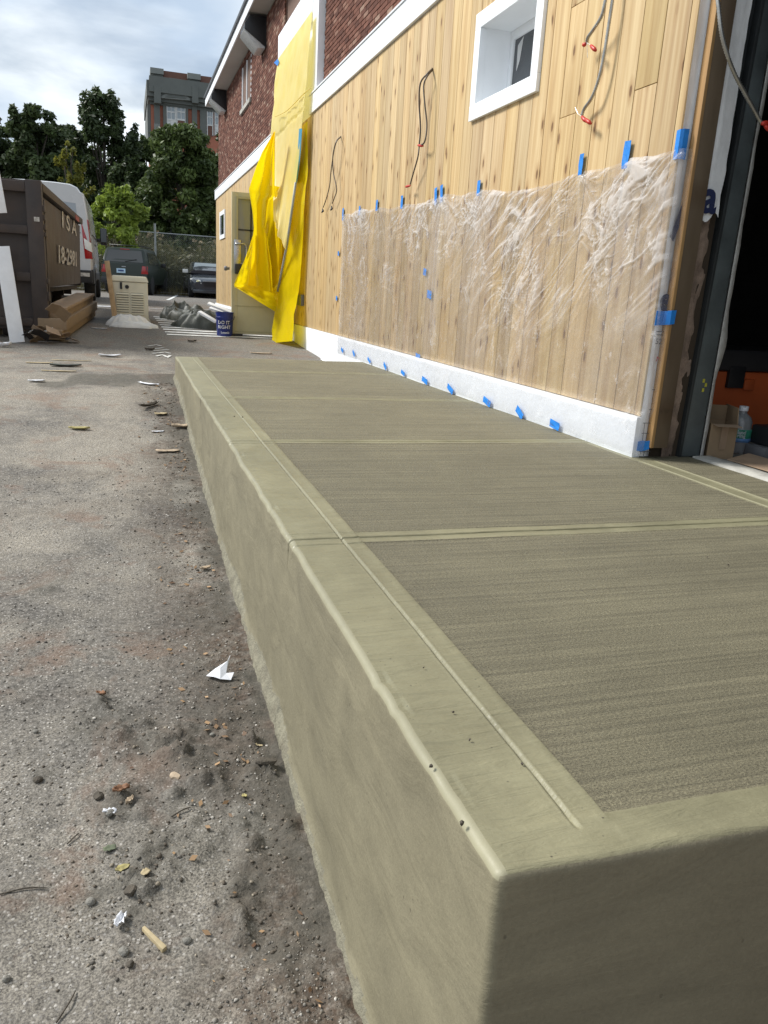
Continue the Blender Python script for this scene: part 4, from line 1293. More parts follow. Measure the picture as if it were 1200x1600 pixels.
tp = thing('yellow_tarp', 'tall yellow plastic tarp hanging from the lintel and draped over the open door', 'tarp', (2.0, 11.7, gz(11.7)))


def px_sheet(name, left, right, nu, nv, mat, fold, solid=.0):
    """left / right: lists of (t, point); fold(u, v, P) adds depth to the cloth"""
    v = np.linspace(0, 1, nv)
    tl = np.array([a[0] for a in left]); L = np.stack([np.interp(v, tl, [a[1][k] for a in left]) for k in range(3)], -1)
    tr = np.array([a[0] for a in right]); Rr = np.stack([np.interp(v, tr, [a[1][k] for a in right]) for k in range(3)], -1)
    u = np.linspace(0, 1, nu)
    P = L[:, None, :] * (1 - u)[None, :, None] + Rr[:, None, :] * u[None, :, None]
    U, V = np.meshgrid(u, v)
    P = P + fold(U, V, P)
    mb = MB(); mb.grid(P)
    return mb.build(name, mat, tp, smooth=True, fixn=False, solid=solid)


def poly(pts, plane):
    n = len(pts) - 1
    return [(i / n, plane(*p)) for i, p in enumerate(pts)]


XP = lambda x: (lambda a, b: atX(a, b, x))
YP = lambda y: (lambda a, b: atY(a, b, y))


def fold_up(U, V, P):
    d = np.zeros_like(P)
    f = (fbm(U * 5 + V * 1.5, V * 2.2, 4, 7) - .5) * .09 * sstep(0, .2, V) + .03 * np.sin(U * 9 + V * 3) * V
    pul = sstep(0, .03, V) * np.exp(-V * 9) * np.sin(U * 22 + V * 10) * .008
    # taut seam across at a third of the height
    sm = np.exp(-((V - .47 - .10 * (1 - U)) / .006) ** 2) * .02
    d[..., 0] = -np.abs(f) - pul + sm - .02
    return d


left = [(0, atX(437, 92, 2.29)), (.30, atX(431, 150, 2.28)), (.55, atX(428, 215, 2.22)), (.75, atX(430, 270, 2.12)), (1, atX(432, 345, 1.98))]
right = [(0, atX(490, 17, 2.29)), (.30, atX(486, 110, 2.28)), (.55, atX(478, 195, 2.26)), (.75, atX(466, 280, 2.2)), (1, atX(449, 390, 2.1))]
up_ = px_sheet('upper_sheet', left, right, 60, 110, M['tarp_pale'], fold_up)
cr_ = []
for i in range(25):
    t_ = i / 24
    a = atX(430 + t_ * 55, 182 - 1.0 * t_ * 40 + 4 * math.sin(t_ * 5), 2.17 + .06 * t_); cr_.append(tuple(a))
MB().tube(cr_, .006, 5).build('seam', M['tarp_pale'], up_, smooth=True)
# blue flap of tape at the top left
q = [atX(a_, b_, 2.25) for a_, b_ in ((434, 92), (428, 98), (434, 103), (436, 97))]
MB().add(q, [(0, 1, 2, 3)]).build('tape', M['tape'], tp, fixn=False, solid=.004)


def fold_drape(amp, n, seed, ph=0.0):
    def fn(U, V, P):
        d = np.zeros_like(P)
        q = U * n * (1 - .25 * V) + ph + 3.0 * (fbm(V * 1.6, U * .8, 3, seed) - .5)
        w = 1.6 * np.abs(np.sin(q * .5)) ** .8 - .8 + .35 * np.sin(q * 1.7 + 1)
        fine = (fbm(U * 4, V * 4, 2, seed + 2) - .5)
        d[..., 1] = (w * amp * 1.5 * (.45 + .55 * V) + fine * .10) - .02
        d[..., 0] = fine * .02
        return d
    return fn


yl = YP(11.74)
left = [(0, yl(427, 207)), (.11, yl(409, 238)), (.20, yl(400, 261)), (.33, yl(389, 296)), (.40, yl(391, 309)), (.50, yl(395, 334)), (.60, yl(397, 357)), (.80, yl(391, 404)), (1, yl(383, 447))]
right = [(0, yl(430, 205)), (.11, yl(430, 240)), (.20, yl(430, 269)), (.36, yl(430, 306)), (.40, yl(423, 312)), (.60, yl(415, 357)), (.70, yl(419, 378)), (.85, yl(425, 416)), (1, yl(427, 458))]
px_sheet('left_drape', left, right, 60, 130, M['tarp'], fold_drape(.085, 8.5, 31, .6))
yl = YP(11.95)
left = [(0, yl(421, 308)), (.4, yl(406, 385)), (1, yl(418, 456))]
right = [(0, yl(456, 308)), (.4, yl(452, 390)), (1, yl(443, 476))]
px_sheet('inner_fold', left, right, 44, 90, M['tarp'], fold_drape(.09, 9.0, 51, 1.3))
yl = YP(11.82)
left = [(0, yl(429, 290)), (.35, yl(428, 345)), (.7, yl(432, 410)), (1, yl(439, 452))]
right = [(0, yl(462, 300)), (.35, yl(454, 350)), (.7, yl(446, 412)), (1, yl(444, 456))]
px_sheet('inner_fold', left, right, 36, 80, M['tarp'], fold_drape(.06, 6.0, 61, .3))
# corner of the cloth pulled out to the left, and its underside
yl = YP(11.84)
left = [(0, yl(396, 365)), (.45, yl(381, 408)), (.95, yl(365, 444)), (1, yl(366, 449))]
right = [(0, yl(399, 365)), (.45, yl(401, 420)), (1, yl(402, 455))]
px_sheet('drape_corner', left, right, 24, 60, M['tarp'], fold_drape(.05, 5.0, 71))
yl = YP(11.88); y2 = YP(11.7)
left = [(0, y2(366, 443)), (1, yl(368, 449))]
right = [(0, yl(440, 452)), (1, yl(446, 497))]
px_sheet('under_flap', left, right, 40, 16, M['tarp'], fold_drape(.03, 5.0, 81))
yl = YP(11.68)
left = [(0, yl(425, 452)), (.5, yl(427, 462)), (1, yl(432, 482))]
right = [(0, yl(436, 440)), (.5, yl(441, 458)), (1, yl(440, 486))]
px_sheet('hem_fold', left, right, 14, 20, M['tarp'], fold_drape(.03, 4.0, 85))


def fold_strip(U, V, P):
    d = np.zeros_like(P)
    f = (fbm(U * 2.5, V * 6, 4, 91) - .5) * .07 + .03 * np.sin(V * 7 + U * 2)
    d[..., 0] = -np.abs(f) * .8 - .02 * V
    return d


left = [(0, atX(472, 200, 2.27)), (.2, atX(467, 270, 2.25)), (.45, atX(454, 360, 2.2)), (.7, atX(441, 455, 2.12)), (.9, atX(428, 515, 2.05)), (1, atX(427, 537, 2.02))]
right = [(0, atX(484, 190, 2.30)), (.2, atX(482, 260, 2.30)), (.45, atX(477, 360, 2.29)), (.7, atX(469, 455, 2.26)), (.9, atX(464, 515, 2.2)), (1, atX(459, 533, 2.16))]
px_sheet('right_strip', left, right, 34, 120, M['tarp'], fold_strip)
ep = [(470, 201), (468, 235), (466, 255), (462, 285)]
MB().grid(np.array([[tuple(atX(a_ - 2.5, b_, 2.2)), tuple(atX(a_ + 2, b_, 2.2))] for a_, b_ in ep])).build('edge_tape', M['tape_teal'], tp, fixn=False, solid=.004)
ep = [(462, 285), (456, 330), (448, 385), (440, 425), (434, 455)]
MB().tube([tuple(atX(a_, b_, 2.14 - .02 * i)) for i, (a_, b_) in enumerate(ep)], .017, 6).build('edge_strip', M['tape_grey'], tp, smooth=True)


# ------------------------------------------------------------------ things in the yard
M['dump'] = worn('brown_dumpster_paint', (.048, .035, .029), .55, var=.35, scale=3.5, bump=.25, bscale=30, dirt=(.075, .042, .025), dirt_amt=.5)
M['dump_dark'] = worn('dark_rusty_steel', (.028, .022, .019), .8, var=.3, scale=6, bump=.3)
M['decal'] = worn('worn_white_lettering', (.56, .53, .48), .7, var=.3, scale=14, dirt=(.08, .055, .04), dirt_amt=.95)
M['decal_red'] = worn('reflector_red', (.35, .06, .05), .5)
M['white_board'] = worn('primed_board', (.80, .80, .80), .5, var=.05, scale=5, dirt=(.5, .48, .44), dirt_amt=.25)
M['card'] = worn('cardboard', (.27, .19, .115), .85, var=.12, scale=6, bump=.15)
M['card_pale'] = worn('pale_cardboard', (.36, .255, .17), .85, var=.15, scale=8)
M['van_white'] = worn('van_white_paint', (.56, .57, .58), .25, var=.04, scale=2, bump=.01, Coat_Weight=.4)
M['van_glass'] = mat_glass('van_glass', (.30, .34, .38), .08)
M['tyre'] = worn('tyre_rubber', (.018, .018, .018), .85, var=.2)
M['rim'] = worn('wheel_rim', (.35, .36, .37), .35, .7, var=.1)
M['red_lens'] = worn('red_tail_lens', (.36, .012, .014), .18, var=.1, Coat_Weight=.6)
M['clear_lens'] = worn('clear_lamp_lens', (.78, .78, .74), .12, var=.05, Coat_Weight=.6)
M['amber_lens'] = worn('headlamp_inner', (.75, .70, .35), .15, Coat_Weight=.5)
M['suv_paint'] = worn('dark_green_paint', (.016, .026, .019), .4, var=.1, scale=2, bump=.01, Coat_Weight=.15)
M['sedan_paint'] = worn('black_car_paint', (.034, .04, .048), .2, var=.1, scale=2, bump=.01, Coat_Weight=.7)
M['car_glass'] = mat_glass('car_glass', (.025, .03, .034), .05)
M['plate_blue'] = worn('pale_blue_plate', (.42, .58, .70), .5)
M['plate_ink'] = worn('plate_ink', (.03, .06, .2), .5)
M['gen'] = worn('generator_bisque', (.74, .69, .54), .5, var=.06, scale=4, bump=.06, dirt=(.4, .35, .25), dirt_amt=.25)
M['gen_dark'] = worn('louvre_shadow', (.10, .085, .06), .8)
M['bag'] = worn('white_plastic_bag', (.80, .78, .74), .4, var=.05, scale=9, bump=.15, bscale=14)
M['dark_tarp'] = worn('dark_green_tarp', (.058, .062, .05), .55, var=.25, scale=7, bump=.4, bscale=28)
M['bucket'] = worn('royal_blue_plastic', (.010, .022, .155), .35, var=.06)
M['print_white'] = worn('white_print', (.72, .74, .78), .5, var=.05)
M['paint_white'] = worn('road_paint', (.66, .66, .63), .8, var=.2, scale=14, bump=.3, dirt=(.25, .24, .22), dirt_amt=.7)
M['paint_worn'] = worn('faded_road_paint', (.42, .43, .44), .85, var=.3, scale=10, bump=.3, dirt=(.18, .18, .18), dirt_amt=.8)
M['metal_grey'] = worn('fence_galvanised', (.34, .36, .36), .5, .5, var=.15)

# ---- dumpster
DXR, DXL, DYN, DYF = -1.0, -3.4, 10.9, 17.1
zg = float(gz(10.75))
dz_top = atY(72, 283, DYN)[2]
dm = thing('dumpster', 'brown open-top roll-off dumpster with ribbed end and worn white lettering', 'dumpster', (DXR + .05, DYN, zg))
zb = zg + .62
sd = MB(); sd.hexa([(DXR - .10, DYN + .12, zb), (DXR - .04, DYN + .12, zb), (DXR - .04, DYF, zb + .04), (DXR - .10, DYF, zb + .04),
                    (DXR - .05, DYN + .12, dz_top - .14), (DXR - .005, DYN + .12, dz_top - .14), (DXR - .005, DYF, dz_top - .14), (DXR - .05, DYF, dz_top - .14)])
side = sd.build('side_wall', M['dump'], dm, bevel=.004)
MB().box(DXL, DXL + .05, DYN + .12, DYF, zb, dz_top - .1).box(DXL, DXR - .03, DYF - .05, DYF, zb, dz_top - .1).build('side_wall', M['dump'], dm)
MB().box(DXL, DXR - .1, DYN + .1, DYF - .05, zb - .06, zb).build('floor_plate', M['dump_dark'], dm)
MB().box(DXR - .09, DXR + .05, DYN + .14, DYF + .03, dz_top - .11, dz_top - .01).build('top_rail', M['dump'], dm, bevel=.012)
MB().box(DXL - .05, DXL + .1, DYN + .14, DYF + .03, dz_top - .11, dz_top - .01).build('top_rail', M['dump'], dm, bevel=.012)
MB().box(DXR + .051, DXR + .057, DYF - 1.6, DYF - .9, dz_top - .13, dz_top - .05).build('reflector', M['decal_red'], dm)
# end door: frame, ribs, recessed panels
pz = lambda y_: float(atY(40, y_, DYN)[2])
MB().box(DXL, DXR, DYN + .06, DYN + .10, zg + .12, dz_top).build('end_panel', M['dump'], dm)
MB().box(DXR - .13, DXR + .05, DYN - .05, DYN + .06, zg + .08, dz_top - .003).build('door_post', M['dump'], dm, bevel=.008)
MB().box(DXL, DXL + .17, DYN - .05, DYN + .06, zg + .08, dz_top - .003).build('door_post', M['dump'], dm, bevel=.008)
for (a, b) in ((283, 300), (352, 366), (425, 439), (496, 509)):
    MB().box(DXL + .17, DXR - .131, DYN - .045, DYN + .06, pz(b), pz(a) - .003).build('rib', M['dump'], dm, bevel=.008)
MB().box(DXR - .30, DXR - .29, DYN - .049, DYN - .044, pz(439), pz(425)).build('weld_seam', M['dump_dark'], dm)
# hinges on the right-hand edge
for (ya, yb) in ((322, 332), (336, 345), (352, 360), (364, 370), (436, 444), (456, 470)):
    z1, z0 = float(atY(76, ya, DYN)[2]), float(atY(76, yb, DYN)[2])
    MB().box(DXR + .001, DXR + .07, DYN - .03, DYN + .13, z0, z1).build('hinge', M['dump'], dm, bevel=.008)
MB().tube([(DXR + .035, DYN + .16, zg + .3), (DXR + .035, DYN + .16, dz_top - .3)], .022, 8).build('hinge_pin', M['dump'], dm, smooth=True)
MB().box(DXR + .0, DXR + .055, DYN + .121, DYN + .2, zg + .1, dz_top - .2).build('corner_post', M['dump'], dm, bevel=.006)
MB().box(DXR - .05, DXR + .01, DYN - .056, DYN - .051, float(atY(64, 347, DYN)[2]), float(atY(64, 340, DYN)[2])).build('latch_plate', M['decal'], dm)
for s in (-.55, -2.0):
    MB().box(DXR + s - .08, DXR + s, DYN + .3, DYF - .2, zg + .18, zb - .07).build('skid_rail', M['dump_dark'], dm)
for yy in (11.4, 13.2, 15.0, 16.4):
    MB().box(DXR - 2.3, DXR - .16, yy, yy + .09, zb - .16, zb - .061).build('cross_member', M['dump_dark'], dm)
for yy in (DYN + .2, DYF - .6):
    for s in (-.42, -2.16):
        MB().lathe([(.0, -.09), (.12, -.09), (.13, -.07), (.13, .07), (.12, .09), (.0, .09)], (DXR + s, yy, float(gz(yy)) + .13), 16, axis='X').build('roller', M['dump_dark'], dm, smooth='angle')
# lettering on the long side
def side_text(s, px0, py0, px1, py1):
    a = atX(px0, py1, DXR); b = atX(px1, py0, DXR)
    za, zb_ = a[2], atX(px0, py0, DXR)[2]
    h = (zb_ - za) / .70
    o = text('lettering', s, h, (DXR + .0, a[1], za), (0, 1, 0), (.03, 0, 1), M['decal'], side, .004, sx=1.0, bold=.006)
    me = o.data
    ys = [v.co.y for v in me.vertices]; w = max(ys) - min(ys); k = (b[1] - a[1]) / w; y0 = min(ys)
    for v in me.vertices: v.co.y = y0 + (v.co.y - y0) * k
    return o


side_text('I S A', 89.5, 330, 105.5, 354)
side_text('18-2981', 86, 383, 106, 410)
dm.rotation_euler = (0, 0, -rad(1.45))

# white primed boards leaning on / lying over the dumpster end
def board(name, label, a, b, w, t_, wd, mat, up=(0, 1, 0), group=None, cat='board'):
    a = Vector(a); b = Vector(b)
    d = (b - a).normalized(); r = Vector(wd); r = (r - d * r.dot(d)).normalized(); n = d.cross(r)
    r *= w / 2; n *= t_ / 2
    mb = MB(); mb.hexa([a - r - n, a + r - n, a + r + n, a - r + n, b - r - n, b + r - n, b + r + n, b - r + n])
    o = mb.build(name, mat, None, bevel=min(t_ * .12, .004))
    return tag(o, label, cat, group)


a = atY(27, 531, 10.45); b = atY(3, 385, 10.66)
a[2] = gz(10.45) + .005
board('white_board', 'long white primed board leaning against the brown dumpster end', a, b, .165, .02, (1, 0, 0), M['white_board'])
a = atY(1, 333, 10.66); b = atY(-12, 262, 10.685)
board('white_board', 'short white board hooked high on the dumpster end at the frame edge', a, b, .14, .018, (1, 0, 0), M['white_board'])

# flattened cartons and board bundle on the ground beside the dumpster
bn = thing('carton_bundle', 'bundle of flattened brown cartons with torn front ends lying beside the dumpster', 'cardboard bundle', tuple(atG(110, 528)))
A = atG(98, 527); B = atG(142, 487)
A = np.array([-.93, 10.7, float(gz(10.7))]); B = np.array([-.66, 14.2, float(gz(14.2))])
dirn = (B - A) / np.linalg.norm(B - A); rt = np.array([dirn[1], -dirn[0], 0])
lay = [(.02, .12, .36, 0., 0.), (.13, .14, .34, .05, .25), (.26, .10, .30, .02, .5), (.355, .045, .28, .06, .62)]
for z_, h_, w_, off, st in lay:
    a0 = A + dirn * (st * .5) + rt * (off - .04); b0 = B + rt * (off - .04) - dirn * (st * .3)
    r = rt * w_ / 2
    p = [a0 - r, a0 + r, b0 + r, b0 - r]
    mb = MB(); mb.hexa([tuple(q + np.array([0, 0, z_])) for q in p] + [tuple(q + np.array([0, 0, z_ + h_ - .006])) for q in p])
    mb.build('carton', M['card'] if z_ < .3 else M['card_pale'], bn, bevel=.008)
for i in range(16):
    c = A + dirn * rng.uniform(-.34, .12) + rt * rng.uniform(-.22, .24) + np.array([0, 0, .02 + abs(rng.normal(0, .10))])
    s = rng.uniform(.05, .15); th = rng.uniform(0, 6.28); 
    e1 = np.array([math.cos(th), math.sin(th), rng.uniform(-.5, .5)]) * s; e2 = np.array([-math.sin(th), math.cos(th), rng.uniform(-.8, .8)]) * s * .6
    MB().grid(np.array([[c - e1 - e2, c - e1 + e2], [c - e2 * .8 + np.array([0, 0, s * .2]), c + e2 * .9 + np.array([0, 0, s * .25])], [c + e1 - e2 * .5, c + e1 * .8 + e2]])).build('torn_flap', [M['card'], M['card_pale'], M['dump_dark'], M['card_pale'], M['bag']][i % 5], bn, solid=.004, fixn=False)

# ---- vehicles
def loft(mb, secs, mi=0, cap=True):
    n = len(secs[0]); vs = [p for s_ in secs for p in s_]; fs = []
    for i in range(len(secs) - 1):
        for k_ in range(n):
            a_ = i * n + k_; b_ = i * n + (k_ + 1) % n
            fs.append((a_, b_, b_ + n, a_ + n))
    if cap:
        fs.append(tuple(range(n))[::-1]); fs.append(tuple(range((len(secs) - 1) * n, len(secs) * n)))
    return mb.add(vs, fs, mi)


def sec(y, half):
    """closed section at y from a right-hand half profile bottom->top [(x,z)]"""
    return [(x, y, z) for x, z in half] + [(-x, y, z) for x, z in reversed(half)]


def wheel(parent, x, y, r, w, side):
    t_ = MB().lathe([(r * .62, -w / 2), (r * .93, -w / 2), (r, -w * .36), (r, w * .36), (r * .93, w / 2), (r * .62, w / 2)], (x, y, r), 24, axis='X').build('wheel', M['tyre'], parent, smooth='angle', local=True)
    s_ = side
    MB().lathe([(0, s_ * w * .40), (r * .18, s_ * w * .40), (r * .25, s_ * w * .28), (r * .55, s_ * w * .34), (r * .63, s_ * w * .46)], (x, y, r), 20, axis='X').build('rim', M['rim'], t_, smooth='angle', local=True)
    return t_


# van: rear at local y=0, front at 5.9
VX, VY = -1.77, 20.0
van = thing('white_van', 'white high-roof cargo van parked behind the brown dumpster, rear towards us', 'van', (VX, VY, float(gz(21))))
ORG[van.name] = None
van.rotation_euler = (0, 0, 0)
H = 2.53
def vprof(k, top=H, z0=.42):
    return [(.90 * k, z0), (1.0 * k, z0 + .12), (1.02 * k, 1.0), (1.0 * k, 1.45), (.955 * k, 1.9), (.885 * k, 2.35), (.83 * k, top - .16), (.76 * k, top - .06), (.62 * k, top - .005), (.3 * k, top + .01)]
S_ = [sec(.0, vprof(.965, H - .02)), sec(.05, vprof(.99)), sec(.25, vprof(1.0)), sec(4.4, vprof(1.0)), sec(4.75, vprof(.99, H - .15)), sec(5.2, vprof(.95, 1.95)), sec(5.6, [(x * .9, min(z_, 1.15 + .04 * i)) for i, (x, z_) in enumerate(vprof(.95))]), sec(5.9, [(x * .86, min(z_, .95 + .03 * i)) for i, (x, z_) in enumerate(vprof(.93))])]
mb = MB(); loft(mb, S_)
vb = mb.build('body', M['van_white'], van, smooth='angle', local=True)
mb = MB()
mb.box(-.012, .012, -.006, .0, .75, 2.5).box(-.80, .80, -.006, .0, 1.50, 1.508)
mb.build('door_gap', M['black'], vb, local=True)
MB().prism([(.10, -.008, 1.62), (.74, -.008, 1.62), (.70, .004, 2.38), (.14, .004, 2.42)], (0, .006, 0)).build('rear_window', M['van_glass'], van, local=True)
MB().prism([(-.10, -.008, 1.62), (-.74, -.008, 1.62), (-.70, .004, 2.38), (-.14, .004, 2.42)], (0, .006, 0)).build('rear_window', M['van_glass'], van, local=True)
for s in (1, -1):
    lamp = MB()
    lamp.hexa([(s * .86, -.012, .95), (s * 1.018, -.0, .95), (s * 1.03, .16, .95), (s * .86, .06, .95), (s * .80, .0, 1.80), (s * .955, .01, 1.80), (s * .972, .16, 1.80), (s * .80, .07, 1.80)])
    l_ = lamp.build('tail_light', M['red_lens'], van, local=True, bevel=.01)
    MB().hexa([(s * .865, -.02, 1.17), (s * 1.012, -.009, 1.10), (s * 1.036, .10, 1.10), (s * .87, .06, 1.17), (s * .85, -.018, 1.40), (s * 1.0, -.008, 1.30), (s * 1.02, .10, 1.30), (s * .855, .06, 1.40)]).build('reverse_lens', M['clear_lens'], l_, local=True, bevel=.006)
MB().box(-1.0, 1.0, -.12, .10, .42, .70).box(.9, 1.035, .02, .5, .40, .72).build('rear_bumper', M['black'], van, local=True, bevel=.03)
MB().box(.62, .95, -.128, -.121, .56, .64).build('plate', M['decal'], van, local=True)
for s in (1, -1):
    wheel(van, s * .90, 1.05, .36, .24, s); wheel(van, s * .90, 4.75, .36, .24, s)
    MB().tube([(s * 1.012, 1.05 + .44 * math.cos(t_), .36 + .44 * math.sin(t_)) for t_ in np.linspace(0, math.pi, 12)], .022, 6).build('wheel_arch', M['black'], van, local=True, smooth=True)
    MB().box(s * 1.0 - .02, s * 1.0 + .03, 1.6, 4.2, .5, .66).build('side_moulding', M['black'], van, local=True, bevel=.01)
    MB().prism([(s * .985, 3.65, 1.48), (s * .985, 4.55, 1.48), (s * .91, 4.25, 2.1), (s * .915, 3.65, 2.1)], (s * .02, 0, .0)).build('side_window', M['car_glass'], van, local=True)
    mr = MB(); mr.box(s * 1.12 - .03, s * 1.12 + .14, 4.15, 4.3, 1.42, 1.86); mo = mr.build('mirror', M['black'], van, local=True, bevel=.03)
    MB().box(s * 1.12 - .015, s * 1.12 + .125, 4.143, 4.149, 1.5, 1.84).build('mirror_glass', M['car_glass'], mo, local=True)
    MB().box(min(s * .97, s * 1.12), max(s * .97, s * 1.12), 4.2, 4.28, 1.5, 1.58).build('mirror_arm', M['black'], mo, local=True, bevel=.01)
    MB().box(s * 1.0 - .004, s * 1.0 + .022, .9, 3.3, 1.50, 1.515).box(s * 1.0 - .0, s * 1.0 + .024, 2.1, 2.25, 1.30, 1.36).build('side_rail', M['black'], van, local=True)

# dark green SUV seen from behind
def car_wheels(p, hw, ya, yb, r=.34):
    for s in (1, -1):
        for yy in (ya, yb): wheel(p, s * (hw - .12), yy, r, .22, s)


suv = thing('dark_green_suv', 'dark green four-wheel-drive car seen from behind with roof rails and wiper', 'suv', (-.10, 33.8, float(gz(33.8))), rad(-13))
low = lambda k, t_=1.12: [(.72 * k, .36), (.86 * k, .42), (.90 * k, .62), (.905 * k, .92), (.88 * k, t_), (.5 * k, t_ + .01)]
mb = MB(); loft(mb, [sec(.0, low(.965)), sec(.10, low(1.0)), sec(3.1, low(1.0)), sec(3.4, low(1.0, 1.10)), sec(4.4, low(.97, 1.02)), sec(4.65, low(.90, .92))])
mb.build('body', M['suv_paint'], suv, smooth='angle', local=True)
gh_ = lambda k, z1: [(.87 * k, 1.121), (.84 * k, 1.3), (.755 * k, z1 - .10), (.70 * k, z1 - .02), (.35 * k, z1)]
mb = MB(); loft(mb, [sec(.06, gh_(.985, 1.30)), sec(.22, gh_(1.0, 1.74)), sec(.5, gh_(1.0, 1.79)), sec(2.2, gh_(1.0, 1.79)), sec(2.75, gh_(.97, 1.62)), sec(3.35, gh_(.93, 1.16))])
cab = mb.build('cabin', M['suv_paint'], suv, smooth='angle', local=True)
MB().prism([(-.72, .055, 1.22), (.72, .055, 1.22), (.63, .17, 1.66), (-.63, .17, 1.66)], (0, -.012, .004)).build('rear_window', M['car_glass'], cab, local=True)
MB().box(-.18, .18, .15, .17, 1.69, 1.72).build('brake_light', M['red_lens'], cab, local=True)
for s in (1, -1):
    MB().prism([(s * .862, .45, 1.2), (s * .862, 2.5, 1.2), (s * .775, 2.2, 1.62), (s * .775, .5, 1.64)], (s * .012, 0, 0)).build('side_window', M['car_glass'], cab, local=True)
    MB().hexa([(s * .64, -.012, .80), (s * .89, .0, .80), (s * .90, .14, .80), (s * .64, .1, .80), (s * .68, -.01, 1.10), (s * .87, .004, 1.10), (s * .885, .14, 1.10), (s * .68, .1, 1.10)]).build('tail_light', M['red_lens'], suv, local=True, bevel=.01)
    MB().tube([(s * .62, .45, 1.80), (s * .62, .55, 1.85), (s * .62, 2.2, 1.85), (s * .62, 2.35, 1.79)], .02, 6).build('roof_rail', M['black'], suv, local=True, smooth=True)
    m_ = MB(); m_.box(s * 1.02 - .09, s * 1.02 + .09, 2.55, 2.66, 1.12, 1.28).box(min(s * .86, s * .98), max(s * .86, s * .98), 2.57, 2.63, 1.14, 1.18); m_.build('mirror', M['black'], suv, local=True, bevel=.02)
MB().tube([(-.68, .5, 1.86), (.68, .5, 1.86)], .018, 6).build('roof_rail', M['black'], suv, local=True, smooth=True)
MB().bar((.02, .04, 1.24), (.46, .055, 1.34), .03, .02).build('wiper', M['black'], suv, local=True)
pl = MB().box(-.30, .04, -.03, -.018, .80, .97).build('plate', M['plate_blue'], suv, local=True)
MB().box(-.24, -.02, -.034, -.031, .86, .92).build('plate_number', M['plate_ink'], pl, local=True)
MB().box(-.10, .06, -.03, -.018, 1.03, 1.06).build('badge', M['rim'], suv, local=True)
MB().box(-.9, .9, -.09, .1, .40, .62).build('rear_bumper', M['black'], suv, local=True, bevel=.04)
car_wheels(suv, .92, .85, 3.7, .37)

# black sedan facing us, half hidden by the building corner
sed = thing('black_sedan', 'black saloon car facing us, half hidden by the corner of the building', 'car', (3.30, 33.6, float(gz(33.6))), rad(180))
lw = lambda k, z1, z0=.22: [(.70 * k, z0), (.84 * k, z0 + .08), (.90 * k, .50), (.90 * k, min(.72, z1 - .04)), (.80 * k, z1), (.4 * k, z1 + .03)]
mb = MB(); loft(mb, [sec(-.0, lw(.80, .62)), sec(-.10, lw(.92, .70)), sec(-.4, lw(1.0, .80)), sec(-1.1, lw(1.0, .92)), sec(-3.6, lw(1.0, .98)), sec(-4.4, lw(.98, 1.0)), sec(-4.75, lw(.88, .85))])
mb.build('body', M['sedan_paint'], sed, smooth='angle', local=True)
gs = lambda k, z1, zb_=.965: [(.86 * k, zb_), (.82 * k, zb_ + .1), (.70 * k, max(z1 - .09, zb_ + .12)), (.62 * k, max(z1 - .02, zb_ + .13)), (.3 * k, max(z1, zb_ + .14))]
mb = MB(); loft(mb, [sec(-1.15, gs(.93, .98)), sec(-1.95, gs(.98, 1.40)), sec(-2.4, gs(1.0, 1.46)), sec(-3.2, gs(1.0, 1.44)), sec(-4.1, gs(.92, 1.06))])
cab = mb.build('cabin', M['sedan_paint'], sed, smooth='angle', local=True)
MB().prism([(-.70, -1.22, 1.03), (.70, -1.22, 1.03), (.57, -1.90, 1.38), (-.57, -1.90, 1.38)], (0, .02, .03)).build('windscreen', mat_glass('windscreen_painted_reflection', (.17, .20, .21), .05), cab, local=True)  # pale base colour paints a reflection into the glass
for s in (1, -1):
    hl = MB(); hl.hexa([(s * .46, .02, .56), (s * .86, -.22, .58), (s * .86, -.34, .58), (s * .46, -.1, .56), (s * .50, -.02, .70), (s * .88, -.30, .76), (s * .88, -.42, .76), (s * .50, -.14, .70)])
    hl = hl.build('headlight', M['clear_lens'], sed, local=True, bevel=.012)
    MB().lathe([(0, .0), (.06, .0), (.055, .03), (0, .035)], (s * .60, -.045, .635), 12, axis='Y').build('lamp_inner', M['amber_lens'], hl, local=True, smooth=True)
    MB().lathe([(0, .0), (.045, .0), (.04, .03), (0, .035)], (s * .66, -.05, .36), 12, axis='Y').build('fog_light', M['clear_lens'], sed, local=True, smooth=True)
    m_ = MB(); m_.box(s * .99 - .11, s * .99 + .11, -1.62, -1.5, .97, 1.12); m_.build('mirror', M['clear_lens'], sed, local=True, bevel=.03)
g_ = MB()
for i in range(5): g_.box(-.36, .36, .0, .03, .47 + i * .038, .485 + i * .038)
g_.build('grille', M['black'], sed, local=True)
MB().box(-.40, .40, .0, .04, .655, .685).build('chrome_strip', M['rim'], sed, local=True, bevel=.005)
MB().bar((-.05, -1.22, 1.05), (.5, -1.30, 1.08), .03, .015).build('wiper', M['black'], sed, local=True)
MB().box(-.8, .8, -.2, .05, .20, .34).build('front_bumper', M['sedan_paint'], sed, local=True, bevel=.03)
car_wheels(sed, .92, -.9, -3.75, .33)

